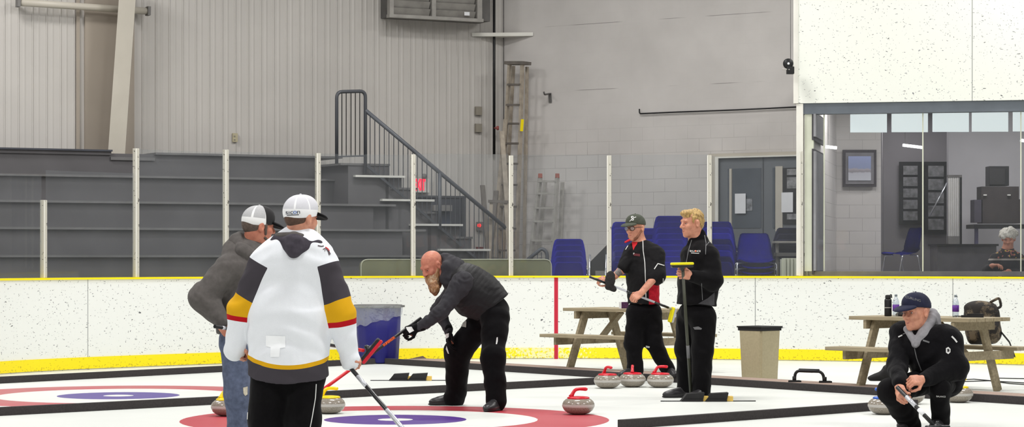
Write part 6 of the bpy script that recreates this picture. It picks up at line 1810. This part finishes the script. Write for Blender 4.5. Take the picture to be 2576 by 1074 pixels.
strip_on('zip', bv, [(1740, 604), (1732, 632), (1727, 660)], 1.6, M['reflect'], jo); strip_on('piping', bv, [(1765, 712), (1767, 755)], 1.4, M['reflect'], jo)
text_on('chest_lettering', bv, 'BALANCE', 1749, 632, 4.6, M['stitch'], jo, .02, 1.0, .003, .06); strip_on('chest_lettering', bv, [(1739, 636.5), (1759, 637.5)], 1.6, M['stitch'], jo); patch_on('chest_badge', bv, [(1749, 630), (1752, 630), (1752, 634), (1749, 634)], M['orange'], jo, .005)
text_on('sleeve_lettering', bv, 'PLUS', 1801, 631, 4.2, M['stitch'], jo, .12, 1.1, .003, .06)
patch_on('grey_panel', bv, [(1797, 735), (1797, 772), (1786, 768), (1756, 764), (1780, 750)], M['grey_panel'], jo, .003, 3)
tp = Shape(); tp.ell(J(1751, 785, 0), (.165, .19, .13), None, .06); tp.chain([J(1768, 800, -.08), lk, la], [.13, .104, .092], .05); tp.chain([J(1732, 800, .1), rk, ra], [.125, .096, .082], .05)
tpo = soft('trousers', tp, M['black_cloth'], E.o, .006, 1, (.006, 26, 43)); bv = bvh_of([tpo]); patch_on('trouser_logo', bv, [(1744, 823), (1757, 821), (1766, 826), (1764, 829), (1748, 829)], M['reflect'], tpo)
shoe('shoe', J(1772, 996, -.18), (-.75, -.66), M['leather'], E.o, .30); shoe('shoe', J(1728, 980, .20), (-.95, -.30), M['leather'], E.o, .30)
a_, c_ = P(1717, 668, 22.26), P(1738, 990, 22.55)
broom('olive curling broom with yellow pad up, upright in the blond man\'s hand', a_, c_, [(0, 1, M['olive_shaft'], 'shaft'), (.62, .72, M['reflect'], 'shaft_band')], .0155,
      (P(1716, 666, 22.26), (1, .25, .02), (0, 0, 1), M['carbon'], M['pad_yellow'], .22))
# =================================================================== CROUCHING MAN
K = Fig(18.7, 'person in navy cap and black jacket crouching low over the ice', 2330)
J = K.J
HK = Head(J(2305, 786, -.06), (-.78, -.60, -.06), (-.06, 0, 1), 1.20)
body = Shape(); head_into(body, HK, J(2328, 842, .04))
rsh, rel, rwr = J(2274, 840, .12), J(2256, 928, -.10), J(2262, 976, -.46)
lsh, lel, lwr = J(2382, 856, -.10), J(2398, 936, -.24), J(2318, 955, -.42)
body.chain([J(2328, 838, .04), J(2330, 880, .02), J(2352, 940, .12), J(2370, 950, .20)], [.07, .12, .12, .12], .08)
body.chain([rsh, rel, rwr], [.05, .044, .034]); body.chain([lsh, lel, lwr], [.05, .044, .034])
body.cone(rsh, J(2325, 866), .05, .09, .05); body.cone(lsh, J(2325, 866), .05, .09, .05)
rk, ra = J(2240, 984, -.30), J(2298, 1072, .02); lk, la = J(2366, 978, -.30), J(2366, 1064, -.12)
body.chain([J(2350, 955, .18), rk, ra], [.08, .06, .045], .05); body.chain([J(2380, 955, .22), lk, la], [.07, .05, .045], .05)
hand_into(body, rwr, J(2272, 1000, -.60) - rwr, (.3, .9, .2), -1, (.9, 1.0, .8), .9, 1.12); hand_into(body, lwr, J(2286, 958, -.50) - lwr, (-.1, .7, -.6), 1, (1.0, 1.1, .9), .9, 1.12)
bo = soft('body', body, M['skin'], K.o, .005); eyes(HK, bo)
hb = Shape(); hb.ell(HK.p(0, -.018, .022), (.0815, .102, .088), HK.R, .02); hb.cut(HK.p(0, .030, 0), HK.f + HK.u * .2, .01); hb.cut(HK.p(0, -.03, -.035), -HK.u, .012)
soft('hair', hb, M['hair_brown'], K.o, .006)
M['cap_navy'] = fabric('navy_twill', rgb(36, 38, 58), .3, fscale=30, fdist=.004)
cp = cap(HK, K.o, M['cap_navy'], M['cap_navy'], low=-.002, pitch=.20, brim_len=.085)
bv = bvh_of([cp]); text_on('cap_lettering', bv, 'CURLING', 2297, 752, 6, M['reflect'], cp, .28, 1.1, .002, .05)
hd = Shape(); hd.cone(J(2344, 790, .06), J(2352, 838, .06), .045, .070, .04); hd.cone(J(2342, 800, -.04), J(2324, 842, -.11), .048, .044, .06); hd.cone(J(2324, 842, -.11), J(2304, 870, -.145), .044, .013, .05); hd.cone(J(2282, 828, -.08), J(2302, 868, -.145), .030, .013, .05); hd.cone(J(2350, 800, .04), J(2326, 840, .0), .04, .07, .05)
soft('hood', hd, fabric('light_grey_fleece', rgb(142, 140, 144), .5), K.o, .006, 1, (.004, 44, 51))
jk = Shape(); jk.chain([J(2330, 872, .0), J(2344, 902, .02), J(2366, 945, .12)], [.165, .165, .19], .08, ((.6, -.8, 0), 1.12))
jk.chain([rsh, J(2255, 922, -.08), J(2262, 962, -.42)], [.105, .084, .060], .04); jk.cone(rsh, J(2326, 866, .04), .10, .13, .06)
jk.chain([lsh, J(2400, 925, -.20), J(2326, 952, -.38)], [.118, .105, .060], .05); jk.cone(lsh, J(2330, 866, 0), .115, .15, .06)
jk.ell(J(2382, 940, .14), (.14, .16, .14), None, .06)
jo = soft('jacket', jk, fabric('black_quilted_jacket', rgb(15, 14, 17), .7, fscale=14, spec=.1), K.o, .006, 1, (.008, 26, 52)); bv = bvh_of([jo])
strip_on('zip', bv, [(2301, 876), (2306, 900), (2318, 932)], 2.4, M['reflect'], jo)
strip_on('chest_lettering', bv, [(2260, 848), (2270, 843)], 3.2, M['stitch'], jo); strip_on('chest_lettering', bv, [(2271, 841), (2278, 838)], 2.4, M['reflect'], jo); strip_on('chest_lettering', bv, [(2322, 856), (2338, 861)], 4.0, M['reflect'], jo)
patch_on('sleeve_badge', bv, [(2380, 876), (2386, 873), (2391, 878), (2391, 886), (2386, 891), (2380, 887)], M['stitch'], jo); patch_on('sleeve_badge', bv, [(2383, 878), (2388, 878), (2389, 884), (2384, 886)], M['rubber'], jo, .005)
strip_on('shoulder_badge', bv, [(2394, 846), (2401, 853), (2407, 861)], 4.0, M['stitch'], jo)
tp = Shape(); tp.ell(J(2376, 948, .20), (.155, .16, .13), None, .06); tp.chain([J(2345, 955, .15), rk, J(2290, 1066, -.02)], [.105, .096, .090], .04); tp.chain([J(2382, 955, .2), lk, J(2366, 1062, -.12)], [.10, .080, .070], .04)
tpo = soft('trousers', tp, M['black_cloth'], K.o, .006, 1, (.006, 26, 53)); bv = bvh_of([tpo]); text_on('trouser_lettering', bv, 'BALANCE', 2367, 997, 4.0, M['stitch'], tpo, .05, .95, .003, .05)
shoe('shoe', J(2298, 1072, .04), (-.6, -.8), M['leather'], K.o); shoe('shoe', J(2366, 1064, -.10), (-.4, -.9), M['leather'], K.o)
a_, c_ = J(2268, 985, -.62), J(2352, 1072, -.95)
a_ = a_ + (a_ - c_).normalized() * .06
broom('navy and white curling broom pointed down by the crouching man', a_, c_, [(0, 1, M['carbon'], 'shaft'), (.25, .5, M['silver'], 'shaft_band'), (.58, .72, M['paper'], 'shaft_band')], .0165,
      (c_ + Vector((.02, 0, -.02)), (.9, .4, 0), (0, 0, -1), M['carbon'], M['pad_red'], .2))
# a dark shoe left on the carpet by him
sh_ = shoe('curling_shoe', G(2222, 974) + Vector((.06, .15, .06)), (-1, -.25), M['rubber'], None, .23, .06)
tag(sh_, 'dark shoe lying on the brown carpet behind the crouching man', 'shoe')

# =================================================================== WOMAN BEHIND THE LOBBY GLASS
W_ = Fig(33.0, 'person with curly white hair in dark patterned sweater seated behind lobby glass', 2530, .5)
J = W_.J
HW = Head(J(2537, 600, 0), (-.25, -.92, -.30), (-.05, -.25, 1), 1.12)
body = Shape(); head_into(body, HW, J(2534, 632, .05))
body.chain([J(2534, 632, .05), J(2532, 660, .05), J(2530, 725, .05)], [.065, .14, .15], .08)
body.chain([J(2504, 650, 0), J(2484, 682, -.10), J(2496, 668, -.28)], [.05, .04, .032]); body.chain([J(2562, 650, 0), J(2572, 690, -.10), J(2536, 682, -.28)], [.05, .04, .032])
hand_into(body, J(2496, 668, -.28), (.5, -.4, .1), (.2, -.2, -1), 1, (.5, .6, .5), .5); hand_into(body, J(2536, 684, -.28), (-.8, -.3, .0), (0, -.2, -1), -1, (.5, .6, .5), .5)
body.chain([J(2515, 745, 0), J(2505, 755, -.45), J(2505, 815, -.45)], [.08, .06, .045]); body.chain([J(2545, 745, 0), J(2550, 755, -.45), J(2550, 815, -.45)], [.08, .06, .045])
bo = soft('body', body, M['skin'], W_.o, .005); eyes(HW, bo)
hb = Shape(); hb.ell(HW.p(0, -.022, .050), (.112, .118, .100), HW.R, .02)
rs = np.random.RandomState(3)
for k in range(26):
    d = rs.randn(3); d /= np.linalg.norm(d); d[2] = abs(d[2]) * .9 - .15; hb.ell(HW.p(d[0] * .098, -.022 + d[1] * .105, .050 + d[2] * .09), (.034, .034, .034), None, .02)
hb.ell(HW.p(0, .11, -.02), (.066, .06, .072), HW.R, .012, 's')
soft('hair', hb, m_hair('white_curly_hair', rgb(178, 174, 164), rgb(232, 228, 216)), W_.o, .006, 1, (.004, 80, 61))
sw = Shape(); sw.chain([J(2534, 645, .05), J(2532, 670, .05), J(2530, 735, .05)], [.13, .185, .19], .08); sw.cone(J(2505, 650, 0), J(2534, 640, .05), .075, .085, .06); sw.cone(J(2562, 650, 0), J(2534, 640, .05), .075, .085, .06)
sw.chain([J(2504, 652, 0), J(2482, 682, -.10), J(2491, 671, -.24)], [.08, .065, .045], .04); sw.chain([J(2562, 652, 0), J(2573, 690, -.10), J(2542, 684, -.24)], [.08, .065, .045], .04)
def m_sweater():
    t = NT('dark_patterned_sweater'); z = attr(t, 'hz'); n = t.noise(22.0, 1.0, .4); c = t.n('ShaderNodeTexNoise'); c.inputs['Scale'].default_value = 14.0; t.l(t.obj(), c.inputs['Vector'])
    spots = t.mix(t.math('GREATER_THAN', n, .60), rgb(30, 28, 32), t.ramp(c.outputs['Fac'], [(.4, rgb(150, 90, 84)), (.5, rgb(206, 176, 60)), (.6, rgb(168, 120, 126))], 'CONSTANT'))
    yoke = t.math('MULTIPLY', t.math('GREATER_THAN', z, .0), t.math('LESS_THAN', z, .13))
    col = t.mix(yoke, rgb(30, 28, 32), spots); band = t.math('LESS_THAN', t.math('ABSOLUTE', t.math('ADD', z, .015)), .012)
    t.l(t.mix(band, col, rgb(150, 144, 136)), t.b.inputs['Base Color']); t.b.inputs['Roughness'].default_value = .9; t.bump(t.noise(120, 2), .3, .004); return t.m
zr = J(2532, 650).z; soft('sweater', sw, m_sweater(), W_.o, .006, 1, (.005, 30, 62), {'hz': lambda V: V[:, 2] - zr})
tq = Shape(); tq.chain([J(2515, 745, 0), J(2505, 752, -.45), J(2505, 812, -.45)], [.11, .085, .07]); tq.chain([J(2545, 745, 0), J(2550, 752, -.45), J(2550, 812, -.45)], [.11, .085, .07]); tq.ell(J(2530, 740, .02), (.19, .15, .12))
soft('trousers', tq, M['black_cloth'], W_.o, .008)
o = copy_tree(chair0); p = J(2530, 700, .12); o.location = (p.x, p.y, ZW); o.rotation_euler = (0, 0, 0); o['label'] = 'chair under the white haired woman behind the lobby glass'; o['group'] = 'lobby chairs'

# =================================================================== THE OTHER TWO BROOMS, BACKPACK
A_hand = A.J(889, 934, -.02); e_ = A.J(1012, 1076, -.35); dd = (e_ - A_hand).normalized()
broom('black and white curling broom slanting down from jersey man\'s right hand', A_hand - dd * .10, A_hand + dd * 1.0 if False else A_hand + dd * ((A_hand.z - .05) / -dd.z), [(0, 1, M['carbon'], 'shaft'), (.13, .22, M['silver'], 'shaft_band'), (.42, .74, M['silver'], 'lower_shaft')], .0135,
      (A_hand + dd * ((A_hand.z - .03) / -dd.z), (.9, -.4, 0), (0, 0, -1), M['carbon'], M['pad_red'], .2))
b0, b1 = P(540, 821, 15.55), P(914, 881.5, 16.9)
hc = P(934, 883, 16.95)
broom('black and red curling broom tucked level under the grey hoodie man\'s arm', b0, b1, [(0, 1, M['carbon'], 'shaft'), (.955, 1.0, M['shaft_red'], 'lower_shaft'), (.045, .062, M['silver'], 'shaft_band')], .0125,
      (hc, (P(957, 856, 16.95) - P(910, 913, 16.95)), P(20, 30, 1) - P(0, 0, 1), M['carbon'], M['pad_red'], .215))
# backpack on the far bench
q = P(2478, 860, 24.55); q = Vector((q.x, q.y, 0.464))
bp = empty('backpack', q, -.3, 'brown camouflage backpack on the bench of right picnic table', 'backpack')
R = Matrix.Rotation(-.12, 3, 'Y')
def bl(x, y, z): return q + R @ Vector((x, y, z))
s_ = Shape(); s_.box(bl(.0, 0, .21), (.185, .11, .21), np.array(R.transposed()), .09, .03); s_.ell(bl(-.01, 0, .40), (.17, .11, .075), None, .05); s_.ell(bl(.02, -.10, .15), (.13, .07, .12), None, .04); s_.cut(q + Vector((0, 0, .002)), (0, 0, -1))
def m_camo():
    t = NT('brown_camouflage'); n = t.noise(11.0, 3.0, .6); m2 = t.noise(19.0, 2.0)
    c = t.ramp(n, [(.40, rgb(34, 30, 28)), (.5, rgb(74, 64, 52)), (.58, rgb(104, 92, 74))], 'CONSTANT'); t.l(t.mix(t.math('GREATER_THAN', m2, .62), c, rgb(46, 42, 36)), t.b.inputs['Base Color']); t.b.inputs['Roughness'].default_value = .85; t.bump(t.noise(40, 3), .4, .006); return t.m
mc = m_camo(); soft('bag_body', s_, mc, bp, .007, 1, (.006, 22, 71))
b = MB(); b.tube(rounded([bl(.10, -.04, .44), bl(.20, -.05, .48), bl(.21, -.05, .38), bl(.12, -.06, .36)], .03), .014, 8); b.build('grab_handle', mc, bp)
b = MB(); b.bar(bl(.17, -.06, .12), bl(.24, -.10, .0), .03, .008, (1, 0, 0)); b.bar(bl(.24, -.10, .0), bl(.27, -.14, -.16), .03, .008, (1, 0, 0)); b.build('strap', M['rubber'], bp)
b = MB(); b.tube([bl(-.14, -.11, .33), bl(0, -.175, .27), bl(.15, -.115, .33)], .005, 6); b.build('zip', M['rubber'], bp)
# =================================================================== CAMERA, LIGHT
sc = bpy.context.scene
cam = bpy.data.cameras.new('camera'); co = bpy.data.objects.new('camera', cam); COL.objects.link(co)
co.location = (0, 0, EYE); co.rotation_euler = (PI / 2, 0, 0)
cam.sensor_width = 36.0; cam.lens = F / 2576.0 * 36.0
cam.shift_y = (HY - 537.0) / 2576.0
cam.clip_end = 200
sc.camera = co
w = bpy.data.worlds.new('arena_air'); sc.world = w; w.use_nodes = True
w.node_tree.nodes['Background'].inputs[0].default_value = (1.0, 0.99, 0.97, 1)
w.node_tree.nodes['Background'].inputs[1].default_value = 0.19
def lamp(x, y, z, sx, sy, power, col=(1, 0.985, 0.96)):
    l = bpy.data.lights.new('ceiling_lamp', 'AREA'); l.shape = 'RECTANGLE'; l.size = sx; l.size_y = sy
    l.energy = power; l.color = col
    o = bpy.data.objects.new('ceiling_lamp', l); COL.objects.link(o); o.location = (x, y, z)
    return o
for x in (-8, 0, 8):
    for y in (6, 14, 22, 29):
        lamp(x, y, 8.2, 2.4, 0.9, 380)
for (x, y, e) in ((5.0, 33.2, 44), (7.4, 34.2, 46), (6.3, 37.4, 22)):  # unseen fill lights, added to brighten the lobby interior
    o = lamp(x, y, 3.86, 1.2, 0.3, e, (1, 0.98, 0.96)); o.name = 'lobby_fill'
sc.view_settings.view_transform = 'Standard'; sc.view_settings.look = 'None'
sc.view_settings.exposure = 0.0; sc.view_settings.gamma = 1.0
sc.view_settings.use_curve_mapping = False
